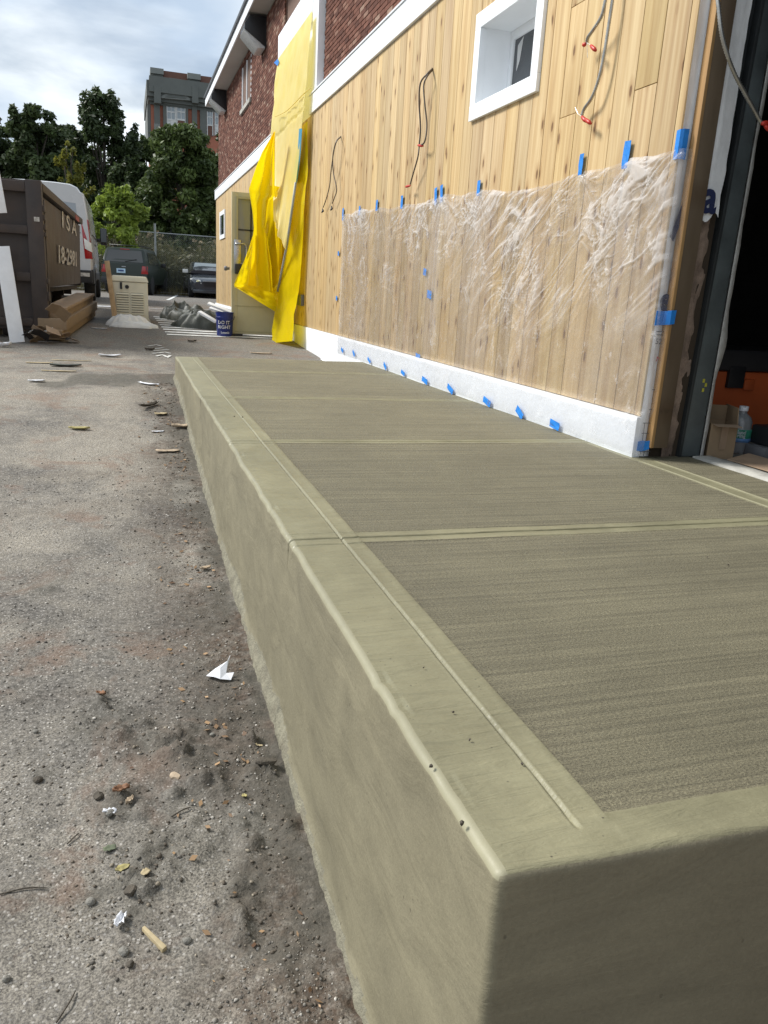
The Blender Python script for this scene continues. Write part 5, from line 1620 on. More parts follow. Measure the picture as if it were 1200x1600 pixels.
# ---- standby generator
GX0, GX1, GYN = -.245, .30, 13.25
gz0 = float(gz(13.4))
gn = thing('generator', 'beige standby generator cabinet with two columns of louvres in its end', 'generator', (.02, GYN + .4, gz0))
gt = float(atY(200, 431, GYN)[2])
MB().box(GX0, GX1, GYN, GYN + 1.1, gz0 + .05, gt - .09).build('cabinet', M['gen'], gn, bevel=.02)
lid = MB(); lid.hexa([(GX0 - .015, GYN - .015, gt - .088), (GX1 + .015, GYN - .015, gt - .088), (GX1 + .015, GYN + 1.12, gt - .088), (GX0 - .015, GYN + 1.12, gt - .088),
                      (GX0 + .02, GYN + .02, gt), (GX1 - .02, GYN + .02, gt), (GX1 - .02, GYN + 1.08, gt), (GX0 + .02, GYN + 1.08, gt)])
lid.build('lid', M['gen'], gn, bevel=.02)
MB().box(GX0 - .03, GX1 + .03, GYN - .03, GYN + 1.15, gz0 - .02, gz0 + .05).build('base_pad', M['c_old'], gn, bevel=.008)
for cx in (GX0 + .165, GX0 + .385):
    vz1 = gt - .25; vz0 = gz0 + .14
    pan = MB().box(cx - .09, cx + .09, GYN - .004, GYN - .0005, vz0, vz1).build('louvre_panel', M['gen_dark'], gn)
    n = 9
    for i in range(n):
        z_ = vz0 + (vz1 - vz0) * (i + .5) / n; h_ = (vz1 - vz0) / n
        MB().hexa([(cx - .094, GYN - .026, z_ - h_ * .38), (cx + .094, GYN - .026, z_ - h_ * .38), (cx + .094, GYN - .005, z_ - h_ * .1), (cx - .094, GYN - .005, z_ - h_ * .1),
                   (cx - .094, GYN - .024, z_ - h_ * .28), (cx + .094, GYN - .024, z_ - h_ * .28), (cx + .094, GYN - .005, z_ + h_ * .36), (cx - .094, GYN - .005, z_ + h_ * .36)]).build('louvre', M['gen'], pan)
MB().box(GX0 + .13, GX0 + .165, GYN - .02, GYN - .001, gt - .20, gt - .10).build('latch', M['black'], gn, bevel=.006)
MB().lathe([(0, -.02), (.028, -.02), (.03, -.001)], (GX0 + .235, GYN, gt - .165), 14, axis='Y').build('knob', M['black'], gn)
MB().lathe([(0, -.018), (.02, -.018), (.02, -.001)], (GX0 + .148, GYN - .015, gt - .185), 10, axis='Y').build('knob', M['black'], gn)

a = atY(181, 508, 13.0); a[2] = gz(13.0) + .01; b = atY(167, 408, 13.3)
board('lumber_stud', 'bare wooden stud leaning beside the beige generator', a, b, .075, .04, (1, 0, 0), M['lumber'], cat='wood stud')


def crumple(name, label, cat, c, rx, ry, h, seed, mat, rz=0., nr=34, nt=90, peak=1.0, flat=.25):
    th = np.linspace(0, 2 * math.pi, nt, endpoint=False)[None, :]; r = np.linspace(0, 1, nr)[:, None]
    out = 1 + .35 * (vnoise(np.cos(th) * 2 + 9, np.sin(th) * 2 + 4, seed) - .5) + .22 * (vnoise(np.cos(th) * 6 + 9, np.sin(th) * 6 + 4, seed + 1) - .5)
    x = np.cos(th) * r * out; y = np.sin(th) * r * out
    n1 = 1 - np.abs(fbm(x * 1.1 + 5, y * 1.1 + 5, 2, seed + 2, .4) - .5) * 3
    n2 = 1 - np.abs(fbm(x * 2.6 + 5, y * 2.6 + 5, 2, seed + 3, .4) - .5) * 3
    z = h * (1 - r ** 4) * (flat + .55 * np.clip(n1, 0, 1) ** peak + .3 * np.clip(n2, 0, 1)) + h * .10 * np.clip(n2, 0, 1) * (r > .5) + .012
    z = z + h * (.34 * (fbm(x * 3 + 7, y * 3, 4, seed + 6, .6) - .5)) * (1 - r ** 6) * (1.6 if flat > .4 else .5)
    z = np.maximum(z, .006)
    X = x * rx; Y = y * ry
    ca, sa = math.cos(rz), math.sin(rz)
    Xw_, Yw_ = X * ca - Y * sa + c[0], X * sa + Y * ca + c[1]
    Zw = gz(Yw_) + z
    Zw[-1, :] = gz(Yw_[-1, :]) - .005
    mb = MB()
    P = np.stack([Xw_, Yw_, Zw], -1)
    vs = P.reshape(-1, 3); fs = []
    for i in range(nr - 1):
        for k_ in range(nt):
            fs.append((i * nt + k_, i * nt + (k_ + 1) % nt, (i + 1) * nt + (k_ + 1) % nt, (i + 1) * nt + k_))
    mb.add(vs, fs)
    o = mb.build(name, mat, None, smooth=True, fixn=False)
    return tag(o, label, cat)


crumple('plastic_bag', 'crumpled white plastic bag slumped against the foot of the generator', 'plastic bag', (.0, 12.95), .32, .18, .12, 5, M['bag'], peak=.6, flat=.5)
crumple('plastic_bag', 'flat white plastic sheet spread in front of the white bag', 'plastic sheet', (.10, 12.72), .36, .14, .07, 15, M['bag'], peak=.6, flat=.5)
crumple('dark_tarp', 'olive dark tarp heaped to a peak on the striped crossing', 'tarp', tuple(atG(288, 499)[:2]), .42, .45, .30, 28, M['dark_tarp'], .5, peak=1.2, flat=.2)
crumple('dark_tarp', 'black-green tarp bunched flat behind the blue bucket', 'tarp', tuple(atG(318, 512)[:2]), .50, .30, .24, 41, M['dark_tarp'], .1, peak=1.0, flat=.3)

# white trim offcuts on the tarps
for i, (p0, p1, lab) in enumerate([((325, 474), (366, 490), 'white trim offcut topmost behind the blue bucket'), ((328, 481), (362, 492), 'white trim offcut just under the topmost one behind the bucket'), ((311, 487), (338, 503), 'white board end lying on the black-green tarp')]):
    yy = 12.35 + .12 * i
    a = atY(*p0, yy); b = atY(*p1, yy - .1)
    board('trim_offcut', lab, a, b, .14, .03, (0, 1, .25), M['white_board'], group='white trim offcuts behind the bucket')

# blue bucket
bp_ = atG(351, 525)
bk = thing('blue_bucket', 'royal blue plastic bucket with white lettering standing by the open door', 'bucket', (float(bp_[0]), float(bp_[1]), float(gz(bp_[1]))))
bx, by, bz = bk.location
bh = .345
MB().lathe([(0, .002), (.106, .002), (.112, .012), (.126, bh * .74), (.131, bh * .745), (.131, bh * .80), (.127, bh * .81), (.129, bh * .97), (.134, bh * .975), (.134, bh), (.123, bh), (.121, bh * .95), (.10, .03), (0, .03)], (bx, by, bz), 32).build('pail', M['bucket'], bk, smooth='angle')
MB().tube([(bx + .133 * math.cos(t_), by - .152 * math.sin(t_) * .4 - .09, bz + bh * .86 - .10 * math.sin(t_)) for t_ in np.linspace(0, math.pi, 14)], .004, 6).build('handle', M['black'], bk, smooth=True)


def arc_text(s, size, zz, parent, r, a0, sx=1.0):
    o = text('lettering', s, size, (0, 0, 0), (1, 0, 0), (0, 1, 0), M['print_white'], parent, .001, sx=sx, bold=.001, align='CENTER')
    for v in o.data.vertices:
        x_, y_, n_ = v.co.x + bx, v.co.y + by, v.co.z + bz      # undo root offset
        a_ = a0 + x_ / r
        rr = r + n_ + .007 + (y_ / bh) * .02
        v.co = (rr * math.sin(a_), -rr * math.cos(a_), zz + y_)
    return o


arc_text('DO IT', .066, .178, bk, .119, -.22, .95)
arc_text('RIGHT', .066, .112, bk, .116, -.18, .95)
arc_text('Lowe\'s', .042, .042, bk, .113, -.05)

# ---- painted stripes, children of the ground sheet
GROUND = bpy.data.objects['ground']


def ground_strip(name, pts, w, mat, lift=.006, parent=GROUND, st=.12):
    """ribbon following the ground"""
    P = []
    for i in range(len(pts) - 1):
        a, b = np.array(pts[i][:2], float), np.array(pts[i + 1][:2], float); n = max(1, int(np.linalg.norm(b - a) / st))
        for j in range(n + (1 if i == len(pts) - 2 else 0)): P.append(a + (b - a) * j / n)
    P = np.array(P); T = np.gradient(P, axis=0); T /= np.linalg.norm(T, axis=1)[:, None] + 1e-9
    N = np.stack([-T[:, 1], T[:, 0]], -1)
    rows = []
    for s in (-.5, 0, .5):
        q = P + N * w * s; rows.append([(x, y, max(gh(x, y), gh(x + .02, y + .02), gh(x - .02, y - .02)) + lift) for x, y in q])
    mb = MB(); mb.grid(np.array(rows)); return mb.build(name, mat, parent, smooth=True)


yy = 11.93
for i in range(9):
    xl = .515 - .012 * i
    ground_strip('painted_stripe', [(xl, yy), (2.28, yy + .02)], .13 + .008 * i, M['paint_white'])
    yy += .30 + .018 * i
ground_strip('painted_stripe', [tuple(atG(236, 483)), tuple(atG(330, 484))], .10, M['paint_worn'])
ground_strip('parking_line', [tuple(atG(262, 469)), tuple(atG(281, 456))], .11, M['paint_white'], lift=.01)
ground_strip('parking_line', [(-.6, 17.6), (-.05, 17.65)], .5, M['paint_worn'], lift=.01)
ground_strip('parking_line', [(4.6, 27.5), (6.2, 35.5)], .11, M['paint_white'], lift=.01)
for pl_ in ([(232, 541), (244, 539), (252, 541)], [(236, 546), (256, 544)], [(240, 549), (264, 547)], [(238, 553), (258, 551), (266, 553)], [(244, 557), (254, 555), (262, 559), (266, 556)]):
    ground_strip('paint_scribble', [tuple(atG(*q)) for q in pl_], .035, M['paint_white'], st=.05)


# ------------------------------------------------------------------ fence, reeds, trees, far tower
FY = 37.2
fz = float(gz(FY))
fn = thing('chain_link_fence', 'tall grey chain-link fence with round posts behind the parked cars', 'fence', (1.0, FY, fz))
zr = float(atY(250, 364, FY)[2])
posts = [float(atY(243, 400, FY)[0]) + 3.0 * i for i in range(-5, 5)]
for i, x_ in enumerate(posts):
    top = float(atY(243, 349, FY)[2]) if i == 5 else zr + .05
    MB().tube([(x_, FY, fz - .1), (x_, FY, top)], .045 if i == 5 else .03, 8).build('fence_post', M['metal_grey'], fn, smooth='angle')
MB().tube([(posts[0], FY, zr), (posts[-1], FY, zr)], .022, 6).build('top_rail', M['metal_grey'], fn, smooth='angle')
mb = MB(); hgt = zr - fz; x0, x1 = posts[0], posts[-1]; sp = .085
n = int((x1 - x0 + hgt) / sp)
r = .0022
for i in range(n):
    for s in (1, -1):
        xa = x0 - hgt + i * sp if s > 0 else x0 + i * sp
        xb = xa + hgt * s
        za, zb2 = fz + .05, zr
        if xa < x0: za += (x0 - xa); xa = x0
        if xb > x1: zb2 -= (xb - x1); xb = x1
        if xb < x0: zb2 -= (x0 - xb); xb = x0
        if xa > x1: za += (xa - x1); xa = x1
        if zb2 - za < .05: continue
        mb.add([(xa - r, FY + .002 * s, za), (xa + r, FY + .002 * s, za), (xb + r, FY + .002 * s, zb2), (xb - r, FY + .002 * s, zb2), ], [(0, 1, 2, 3)])
tag(mb.build('wire_mesh', M['metal_grey'], fn, fixn=False), kind='stuff')


def mat_leaf(name, c1, c2, trans=.3):
    t = NT(name)
    f = t.attr('Col', 'Fac')
    c = t.ramp(f, (0., c1), (.75, c2), (1., tuple(min(1, x * 1.5) for x in c2)))
    b = t.bsdf(c, .5, 0, None, .35)
    tl = t.n('ShaderNodeBsdfTranslucent'); t.l(c, tl.inputs[0])
    m = t.n('ShaderNodeMixShader'); m.inputs[0].default_value = trans
    t.l(b, m.inputs[1]); t.l(tl.outputs[0], m.inputs[2]); return t.done(m.outputs[0])


M['leaf_dark'] = mat_leaf('dark_leaves', (.025, .040, .017), (.068, .097, .034))
M['leaf_mid'] = mat_leaf('green_leaves', (.036, .060, .018), (.105, .145, .040))
M['leaf_lime'] = mat_leaf('lime_leaves', (.13, .19, .03), (.28, .36, .06), .4)
M['leaf_olive'] = mat_leaf('yellowing_leaves', (.10, .115, .02), (.24, .23, .04), .4)
M['bark'] = worn('bark', (.07, .058, .045), .95, var=.3, scale=8, bump=.5)


def leaf_cloud(mb_v, mb_f, mb_c, cs, n, size, seed, rg, flat=.5, droop=0.0):
    """n leaf quads spread around clump centres cs [(x,y,z,r)]"""
    cs = np.array(cs); w = cs[:, 3] ** 2; w /= w.sum()
    k = rg.choice(len(cs), n, p=w)
    d = rg.normal(size=(n, 3)); d /= np.linalg.norm(d, axis=1)[:, None]
    rr = rg.uniform(.25, 1.0, n) ** .5
    P = cs[k, :3] + d * (cs[k, 3] * rr)[:, None] * np.array([1, 1, .8])
    nrm = rg.normal(size=(n, 3)) * .7 + d * .5 + np.array([0, 0, .5]); nrm /= np.linalg.norm(nrm, axis=1)[:, None]
    t1 = np.cross(nrm, rg.normal(size=(n, 3))); t1 /= np.linalg.norm(t1, axis=1)[:, None]
    t1[:, 2] -= droop; t1 /= np.linalg.norm(t1, axis=1)[:, None]
    t2 = np.cross(nrm, t1)
    s = size * rg.uniform(.6, 1.35, n)[:, None]
    a = P - t1 * s; b = P + t2 * s * .42 - nrm * s * .06; c = P + t1 * s; e = P - t2 * s * .42 + nrm * s * .06
    base = len(mb_v) * 0 + sum(len(x) for x in mb_v)
    V = np.stack([a, b, c, e], 1).reshape(-1, 3)
    mb_v.append(V); i = np.arange(n) * 4 + base
    mb_f.append(np.stack([i, i + 1, i + 2, i + 3], -1))
    shade = np.clip(rg.uniform(0, 1, len(cs))[k] * .55 + rg.uniform(0, .45, n), 0, 1)
    mb_c.append(np.repeat(shade, 4))


def fast_mesh(name, V, F, C, mat, parent=None):
    me = bpy.data.meshes.new(name)
    if parent is not None and ORG.get(parent.name): V = V - np.array(ORG[parent.name])
    me.vertices.add(len(V)); me.vertices.foreach_set('co', V.astype(np.float32).ravel())
    k = F.shape[1]
    me.loops.add(F.size); me.loops.foreach_set('vertex_index', F.ravel().astype(np.int32))
    me.polygons.add(len(F)); me.polygons.foreach_set('loop_start', np.arange(0, F.size, k, dtype=np.int32))
    me.update(calc_edges=True)
    if C is not None:
        ca = me.color_attributes.new('Col', 'FLOAT_COLOR', 'POINT')
        ca.data.foreach_set('color', np.stack([C, C, C, np.ones_like(C)], -1).ravel().astype(np.float32))
    me.materials.append(mat)
    o = bpy.data.objects.new(name, me); COL.objects.link(o)
    if parent is not None: o.parent = parent
    return o


def tree(name, label, px, top_y, half_px, Y, base_frac, mat, n_leaf, leaf, seed, n_clump=26, airy=0.0, group='trees behind the fence', tz=None, shape=1.0):
    rg = np.random.default_rng(seed)
    t_ = atY(px, top_y, Y); x0 = float(t_[0]); ztop = float(t_[2])
    zg_ = float(gz(Y)); hw = half_px / FPX * Y * 1.12
    root = thing(name, label, 'tree', (x0, Y, zg_), 0, group)
    H_ = ztop - zg_
    zlo = zg_ + H_ * base_frac
    cs = []; limbs = []
    for i in range(n_clump):
        f = rg.uniform(0, 1)
        z_ = zlo + (ztop - zlo) * f
        prof = (1 - max(0, (f - .35) / .65) ** 2.2 * .58) * (.78 + .22 * math.sin(math.pi * min(1, f * 1.6))) * shape
        a = rg.uniform(0, 2 * math.pi); q = hw * prof * math.sqrt(rg.uniform(.02, .85))
        rc = hw * rg.uniform(.15, .30) * (1 - .35 * f)
        z_ = min(z_, ztop - rc * .75)
        cs.append((x0 + q * math.cos(a), Y + q * math.sin(a) * .8, z_, rc))
        limbs.append(cs[-1])
    # thin leading shoots break the outline
    for i in range(10 + int(airy * 14)):
        a = rg.uniform(0, 2 * math.pi); f = rg.uniform(.45, 1.0); q = hw * rg.uniform(.2, 1.0) * math.sin(math.pi * (.2 + .72 * f))
        z_ = zlo + (ztop - zlo) * f * rg.uniform(.9, 1.0)
        for j in range(4):
            cs.append((x0 + q * math.cos(a) * (1 + .06 * j), Y + q * math.sin(a) * .8, min(z_ + j * hw * .085, ztop + .02 * H_), hw * (.13 - .024 * j)))
    V, F, C = [], [], []
    leaf_cloud(V, F, C, cs, n_leaf, leaf, seed, rg, droop=.25)
    fast_mesh('crown', np.concatenate(V), np.concatenate(F), np.concatenate(C), mat, root)
    mb = MB()
    mb.tube([(x0, Y, zg_ - .2), (x0 + .05 * hw, Y, zg_ + H_ * .25), (x0, Y, zg_ + H_ * .55), (x0 + .04 * hw, Y, zg_ + H_ * .88)], [H_ * .022, H_ * .017, H_ * .011, H_ * .003], 7)
    for c in limbs[:16]:
        zs = zg_ + (c[2] - zg_) * rg.uniform(.45, .75)
        mid = ((x0 + c[0]) / 2 + rg.normal() * .1, (Y + c[1]) / 2, (zs + c[2]) / 2 + .1)
        mb.tube([(x0, Y, zs), mid, (c[0], c[1], c[2])], [H_ * .008, H_ * .005, H_ * .0018], 5)
    mb.build('trunk', M['bark'], root, smooth='angle')
    return root


T_ = [('broadleaf_tree', 'dark broad tree rising directly behind the dumpster lid', 52, 166, 58, 45, .12, 'leaf_dark', 24000, .15, 1, 110, .5),
      ('broadleaf_tree', 'dark tree cut by the left frame edge beyond the dumpster', -38, 172, 56, 47, .12, 'leaf_dark', 22000, .16, 2, 80, .5),
      ('ailanthus_tree', 'feathery tall tree with sky showing through, left of the brick tower', 158, 146, 62, 49, .10, 'leaf_dark', 19000, .15, 3, 62, 2.2),
      ('bushy_tree', 'dense round green tree in front of the brick tower', 284, 196, 70, 44, .02, 'leaf_mid', 46000, .125, 4, 170, .3),
      ('bushy_tree', 'low dark tree filling the gap under the feathery tree', 205, 255, 50, 46, .02, 'leaf_dark', 22000, .15, 5, 80, .4),
      ('bushy_tree', 'low dark tree behind the white van roof', 105, 268, 62, 51, .02, 'leaf_dark', 24000, .15, 6, 90, .4),
      ('bushy_tree', 'dark tree behind the wall corner, right of the round green tree', 368, 205, 60, 46, .04, 'leaf_dark', 20000, .15, 7, 80, .4),
      ('broadleaf_tree', 'dark tree in the gap between the dumpster tree and the feathery tree', 102, 196, 46, 55, .05, 'leaf_dark', 20000, .16, 21, 90, .4),
      ('broadleaf_tree', 'dark tree right of the feathery tree, in front of the tower edge', 226, 212, 40, 52, .05, 'leaf_mid', 20000, .15, 22, 90, .4),
      ('broadleaf_tree', 'dark tree low at the left frame edge over the dumpster', 6, 196, 46, 54, .05, 'leaf_dark', 20000, .16, 23, 90, .4),
      ('young_tree', 'slim yellowing young tree above the white van roof', 108, 218, 24, 40, .30, 'leaf_olive', 2600, .11, 8, 20, .8),
      ('young_tree', 'small bright lime-green tree reaching over the fence', 183, 294, 44, 36.2, .40, 'leaf_lime', 4200, .12, 9, 34, .6)]
for (nm, lb, px, ty, hp, Y, bf, m_, nl, ls, sd_, nc, ai) in T_:
    tree(nm, lb, px, ty, hp, Y, bf, M[m_], nl, ls, sd_, nc, ai)

# far wood closing the gaps low down: one mass nobody could count
rg = np.random.default_rng(77)
cs = [(rg.uniform(-30, 26), rg.uniform(53, 60), rg.uniform(1.2, 9.0), rg.uniform(1.0, 2.0)) for _ in range(230)]
V, F, C = [], [], []
leaf_cloud(V, F, C, cs, 52000, .25, 0, rg)
o = fast_mesh('far_wood', np.concatenate(V), np.concatenate(F), np.concatenate(C), M['leaf_dark'])
tag(o, 'dark mass of far woodland behind the trees', kind='stuff')

# reeds and weeds behind the fence
M['reed'] = mat_leaf('reed_blades', (.050, .058, .022), (.135, .130, .055), .25)
rg = np.random.default_rng(5)
n = 9000
x = rg.uniform(-8, 10.5, n); y = rg.uniform(FY + .25, FY + 4.2, n)
h = rg.uniform(1.3, 2.5, n) * (.75 + .45 * vnoise(x * .8, y * .5, 3))
lean = rg.normal(0, .16, (n, 2)) * h[:, None]; w = rg.uniform(.010, .024, n); th = rg.uniform(0, 3.14, n)
b = np.stack([x, y, gz(y) - .05], -1); t1 = np.stack([np.cos(th), np.sin(th), 0 * th], -1) * w[:, None]
m_ = b + np.stack([lean[:, 0] * .35, lean[:, 1] * .35, h * .55], -1); tp_ = b + np.stack([lean[:, 0], lean[:, 1], h], -1)
V = np.stack([b - t1, b + t1, m_ + t1 * .9, m_ - t1 * .9, tp_ + t1 * .25, tp_ - t1 * .25], 1).reshape(-1, 3)
i = np.arange(n) * 6
F = np.concatenate([np.stack([i, i + 1, i + 2, i + 3], -1), np.stack([i + 3, i + 2, i + 4, i + 5], -1)])
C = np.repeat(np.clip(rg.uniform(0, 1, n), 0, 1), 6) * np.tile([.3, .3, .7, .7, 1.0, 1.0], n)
# side leaves
n2 = 12000
k = rg.integers(0, n, n2); f = rg.uniform(.3, 1.0, n2)[:, None]
P0 = b[k] * (1 - f) + tp_[k] * f; a = rg.uniform(0, 6.28, n2); L = rg.uniform(.15, .4, n2)
dv = np.stack([np.cos(a), np.sin(a), rg.uniform(-.5, .7, n2)], -1) * L[:, None]; wv = np.stack([-np.sin(a), np.cos(a), 0 * a], -1) * .014
V2 = np.stack([P0 - wv, P0 + wv, P0 + dv * .6 + wv + np.array([0, 0, .04]), P0 + dv], 1).reshape(-1, 3)
i2 = np.arange(n2) * 4 + len(V)
F = np.concatenate([F, np.stack([i2, i2 + 1, i2 + 2, i2 + 3], -1)]); C = np.concatenate([C, np.repeat(rg.uniform(.1, .9, n2), 4)])
V = np.concatenate([V, V2])
tag(fast_mesh('reeds', V, F, C, M['reed']), 'tall dry reeds crowding the far side of the fence', kind='stuff')
# seed heads
rg = np.random.default_rng(15)
M['seed'] = mat_leaf('reed_seed_heads', (.16, .12, .07), (.34, .27, .17), .3)
k = rg.integers(0, n, 420); cs = [(tp_[q][0], tp_[q][1], tp_[q][2], .09) for q in k]
V, F, C = [], [], []
leaf_cloud(V, F, C, cs, 4200, .06, 0, rg)
tag(fast_mesh('reed_seed_heads', np.concatenate(V), np.concatenate(F), np.concatenate(C), M['seed']), 'pale tufts topping the reeds behind the fence', kind='stuff')
# pale grass fringe along the lot edge
rg = np.random.default_rng(25)
n = 5000
x = rg.uniform(-8, 10, n); y = rg.uniform(FY - .5, FY + .4, n); h = rg.uniform(.15, .5, n); th = rg.uniform(0, 3.14, n)
b = np.stack([x, y, gz(y) - .02], -1); t1 = np.stack([np.cos(th), np.sin(th), 0 * th], -1) * .012
V = np.stack([b - t1, b + t1, b + np.stack([rg.normal(0, .1, n), rg.normal(0, .1, n), h], -1)], 1).reshape(-1, 3)
i = np.arange(n) * 3
M['drygrass'] = mat_leaf('dry_grass', (.10, .09, .035), (.25, .21, .10), .3)
tag(fast_mesh('dry_grass', V, np.stack([i, i + 1, i + 2], -1), np.repeat(rg.uniform(0, 1, n), 3), M['drygrass']), 'dry grass along the edge of the parking lot', kind='stuff')
ground_strip('kerb_edge', [(-9, FY - .75), (10, FY - .75)], .16, M['paint_worn'], lift=.10)

# ---- far brick tower with grey-green stone trim
TY = 75.0
M['tower_brick'] = worn('orange_red_brick', (.40, .15, .095), .9, var=.15, scale=1.5, bump=.2)
M['tower_dark'] = worn('dark_brick', (.15, .075, .055), .9, var=.2, scale=1.5)
M['tower_trim'] = worn('grey_green_trim', (.125, .133, .122), .8, var=.12, scale=1.2)
M['tower_trim2'] = worn('pale_grey_trim', (.20, .21, .195), .8, var=.1, scale=1.2)
M['tower_glass'] = mat_glass('pale_sky_glass', (.30, .34, .36), .12)
M['tower_frame'] = worn('white_sash', (.62, .62, .60), .6)
tw = thing('brick_tower', 'old orange brick tower with grey-green cornice and paired tall windows beyond the trees', 'building', (6.0, TY + 5, 1.4))


def tb(px0, px1, py0, py1, ya, yb):
    """box whose front at depth TY spans the given picture rectangle"""
    A_ = atY(px0, py1, TY); B_ = atY(px1, py0, TY)
    return (A_[0], B_[0], TY + ya, TY + yb, A_[2], B_[2])


def tbx(name, mat, rects, parent=tw):
    mb = MB()
    for r_ in rects: mb.box(*tb(*r_))
    return mb.build(name, M[mat] if isinstance(mat, str) else mat, parent)


Aw, Bw = atY(235, 150, TY), atY(366, 150, TY)
MB().box(Aw[0], Bw[0], TY, TY + 10, 1.0, Aw[2]).build('wall', M['tower_brick'], tw)
tbx('cornice', 'tower_trim', [(229, 370, 146, 152, -.75, 10.6), (231, 370, 152, 158, -.5, 10.4), (233, 370, 140, 146, -.95, 10.7), (234, 370, 158, 163, -.22, .0)])
tbx('parapet', 'tower_dark', [(236, 370, 127, 140, -.25, .3), (236, 238, 127, 140, .3, 10), (256, 270, 123, 127, -.3, .3), (282, 293, 124, 127, -.3, .3), (312, 323, 128.5, 140.1, -.3, .3)])
tbx('parapet_cap', 'tower_trim2', [(264, 283, 125.5, 127.5, -.36, .35)])
for (a, b, c) in ((235.5, 254, 113), (293, 311.5, 121.5), (350, 368, 126)):
    pr = tbx('pier', 'tower_trim', [(a, b, c, 146, -.55, .8)])
    tbx('pier_cap', 'tower_trim2', [(a - 1, b + 1, c - 2, c + 4, -.75, 1.0)], pr)
    tbx('pier_panel', 'tower_trim2', [(a + 6, b - 4, c + 12, c + 14, -.62, -.56)], pr)
for (a, b) in ((241.5, 249.5), (300, 307.5), (353, 361)):
    tbx('pilaster', 'tower_trim', [(a, b, 163.2, 216, -.30, -.001), (a - 1, b + 1, 140, 164, -1.0, -.24)])
    tbx('pilaster_base', 'tower_trim2', [(a, b, 195, 240, -.34, -.302)])
tbx('corner_quoin', 'tower_trim', [(312.5, 322, 163.1, 230, -.24, -.001), (231.5, 235, 163.1, 230, -.02, 9)])
# pediment over the window
mb = MB(); pts = [atY(a, b, TY - .8) for a, b in ((252, 153), (297, 157), (297, 154), (288, 146.5), (275, 137), (262, 144.5), (252, 150))]
mb.prism([tuple(p) for p in pts], (0, .3, 0)); pd = mb.build('pediment', M['tower_trim2'], tw)
mb = MB(); pts = [atY(a, b, TY - .84) for a, b in ((258, 151.5), (291, 154), (275, 141))]
mb.prism([tuple(p) for p in pts], (0, .03, 0)); mb.build('pediment_panel', M['tower_trim'], pd)
tbx('stone_band', 'tower_trim', [(255.5, 293, 153, 164, -.3, -.23), (255.5, 260, 164, 216, -.2, -.001), (290, 293.5, 164, 216, -.2, -.001)])
for (x0, x1, y0_, y1_) in ((260, 274.5, 163, 203), (275.5, 290, 163, 203), (323, 333, 171, 212), (335, 346, 171, 212)):
    wv_ = tbx('window', 'tower_glass', [(x0, x1, y0_, y1_, -.10, -.05)])
    m_ = (x0 + x1) / 2
    my = (y0_ + y1_) / 2 + 4
    tbx('window_frame', 'tower_frame', [(x0, x0 + 1.3, y0_, y1_, -.16, -.101), (x1 - 1.3, x1, y0_, y1_, -.16, -.101), (x0 + 1.3, x1 - 1.3, y0_, y0_ + 1.3, -.16, -.101), (x0 + 1.3, x1 - 1.3, my, my + 1.2, -.15, -.101), (m_ - .35, m_ + .35, y0_ + 1.3, my, -.14, -.101), (x0 + 1.3, x1 - 1.3, y0_ + 12, y0_ + 12.7, -.135, -.101)], wv_)
    tbx('blind', 'tower_dark' if x0 in (275.5, 323) else 'tower_frame', [(x0 + 1.5, x1 - 1.5, my + 1.4, y1_, -.125, -.103)], wv_)


# ------------------------------------------------------------------ inside the opening
M['orange'] = worn('orange_tool_paint', (.42, .085, .022), .45, var=.1)
M['jug'] = worn('clear_jug_plastic', (.45, .48, .50), .12, var=.05, Transmission_Weight=.55)
M['label_green'] = worn('label_green', (.03, .22, .14), .5, var=.35, scale=60)
M['label_blue'] = worn('label_blue', (.10, .22, .45), .5, var=.3, scale=50)
FZ = .992
ot = thing('tool_chest', 'orange tool chest with a black lid and latch in the dark opening', 'tool chest', (3.6, 3.75, FZ))
MB().box(2.92, 4.3, 3.62, 4.15, FZ + .01, FZ + .40).build('chest_body', M['orange'], ot, bevel=.012)
MB().box(2.90, 4.32, 3.60, 4.17, FZ + .402, FZ + .52).build('chest_lid', M['black'], ot, bevel=.02)
MB().box(3.16, 3.27, 3.595, 3.618, FZ + .31, FZ + .43).build('latch', M['black'], ot, bevel=.006)
MB().box(3.28, 3.35, 3.60, 3.618, FZ + .30, FZ + .36).build('handle', M['orange'], ot, bevel=.006)
cb = thing('cardboard_box', 'small open cardboard box with raised flaps just inside the opening', 'box', (2.82, 3.25, FZ))
cc = [(2.752, 3.195), (2.885, 3.16), (2.945, 3.32), (2.81, 3.355)]
zt = FZ + .175
for i in range(4):
    a, b = np.array(cc[i]), np.array(cc[(i + 1) % 4]); d_ = (b - a) / np.linalg.norm(b - a); nn_ = np.array([-d_[1], d_[0]]) * .004
    p = [a, b, b + nn_, a + nn_]
    MB().hexa([(q[0], q[1], FZ + .001) for q in p] + [(q[0], q[1], zt) for q in p]).build('box_side', M['card'], cb)
    o_ = -np.array([-d_[1], d_[0]])
    tilt = [(.06, -.004), (-.01, .085), (-.02, .08), (.05, .05)][i]
    q0, q1 = a + d_ * .004, b - d_ * .004
    MB().hexa([(q0[0], q0[1], zt + .001), (q1[0], q1[1], zt + .001), (q1[0] + nn_[0], q1[1] + nn_[1], zt + .001), (q0[0] + nn_[0], q0[1] + nn_[1], zt + .001)] +
              [(q[0] + o_[0] * tilt[0] + k_[0], q[1] + o_[1] * tilt[0] + k_[1], zt + tilt[1]) for q, k_ in ((q0, (0, 0)), (q1, (0, 0)), (q1, nn_ * .8), (q0, nn_ * .8))]).build('flap', M['card_pale'] if i == 0 else M['card'], cb)
MB().box(2.80, 2.84, 3.1705, 3.1725, FZ + .05, zt).build('packing_tape', M['card_pale'], cb)
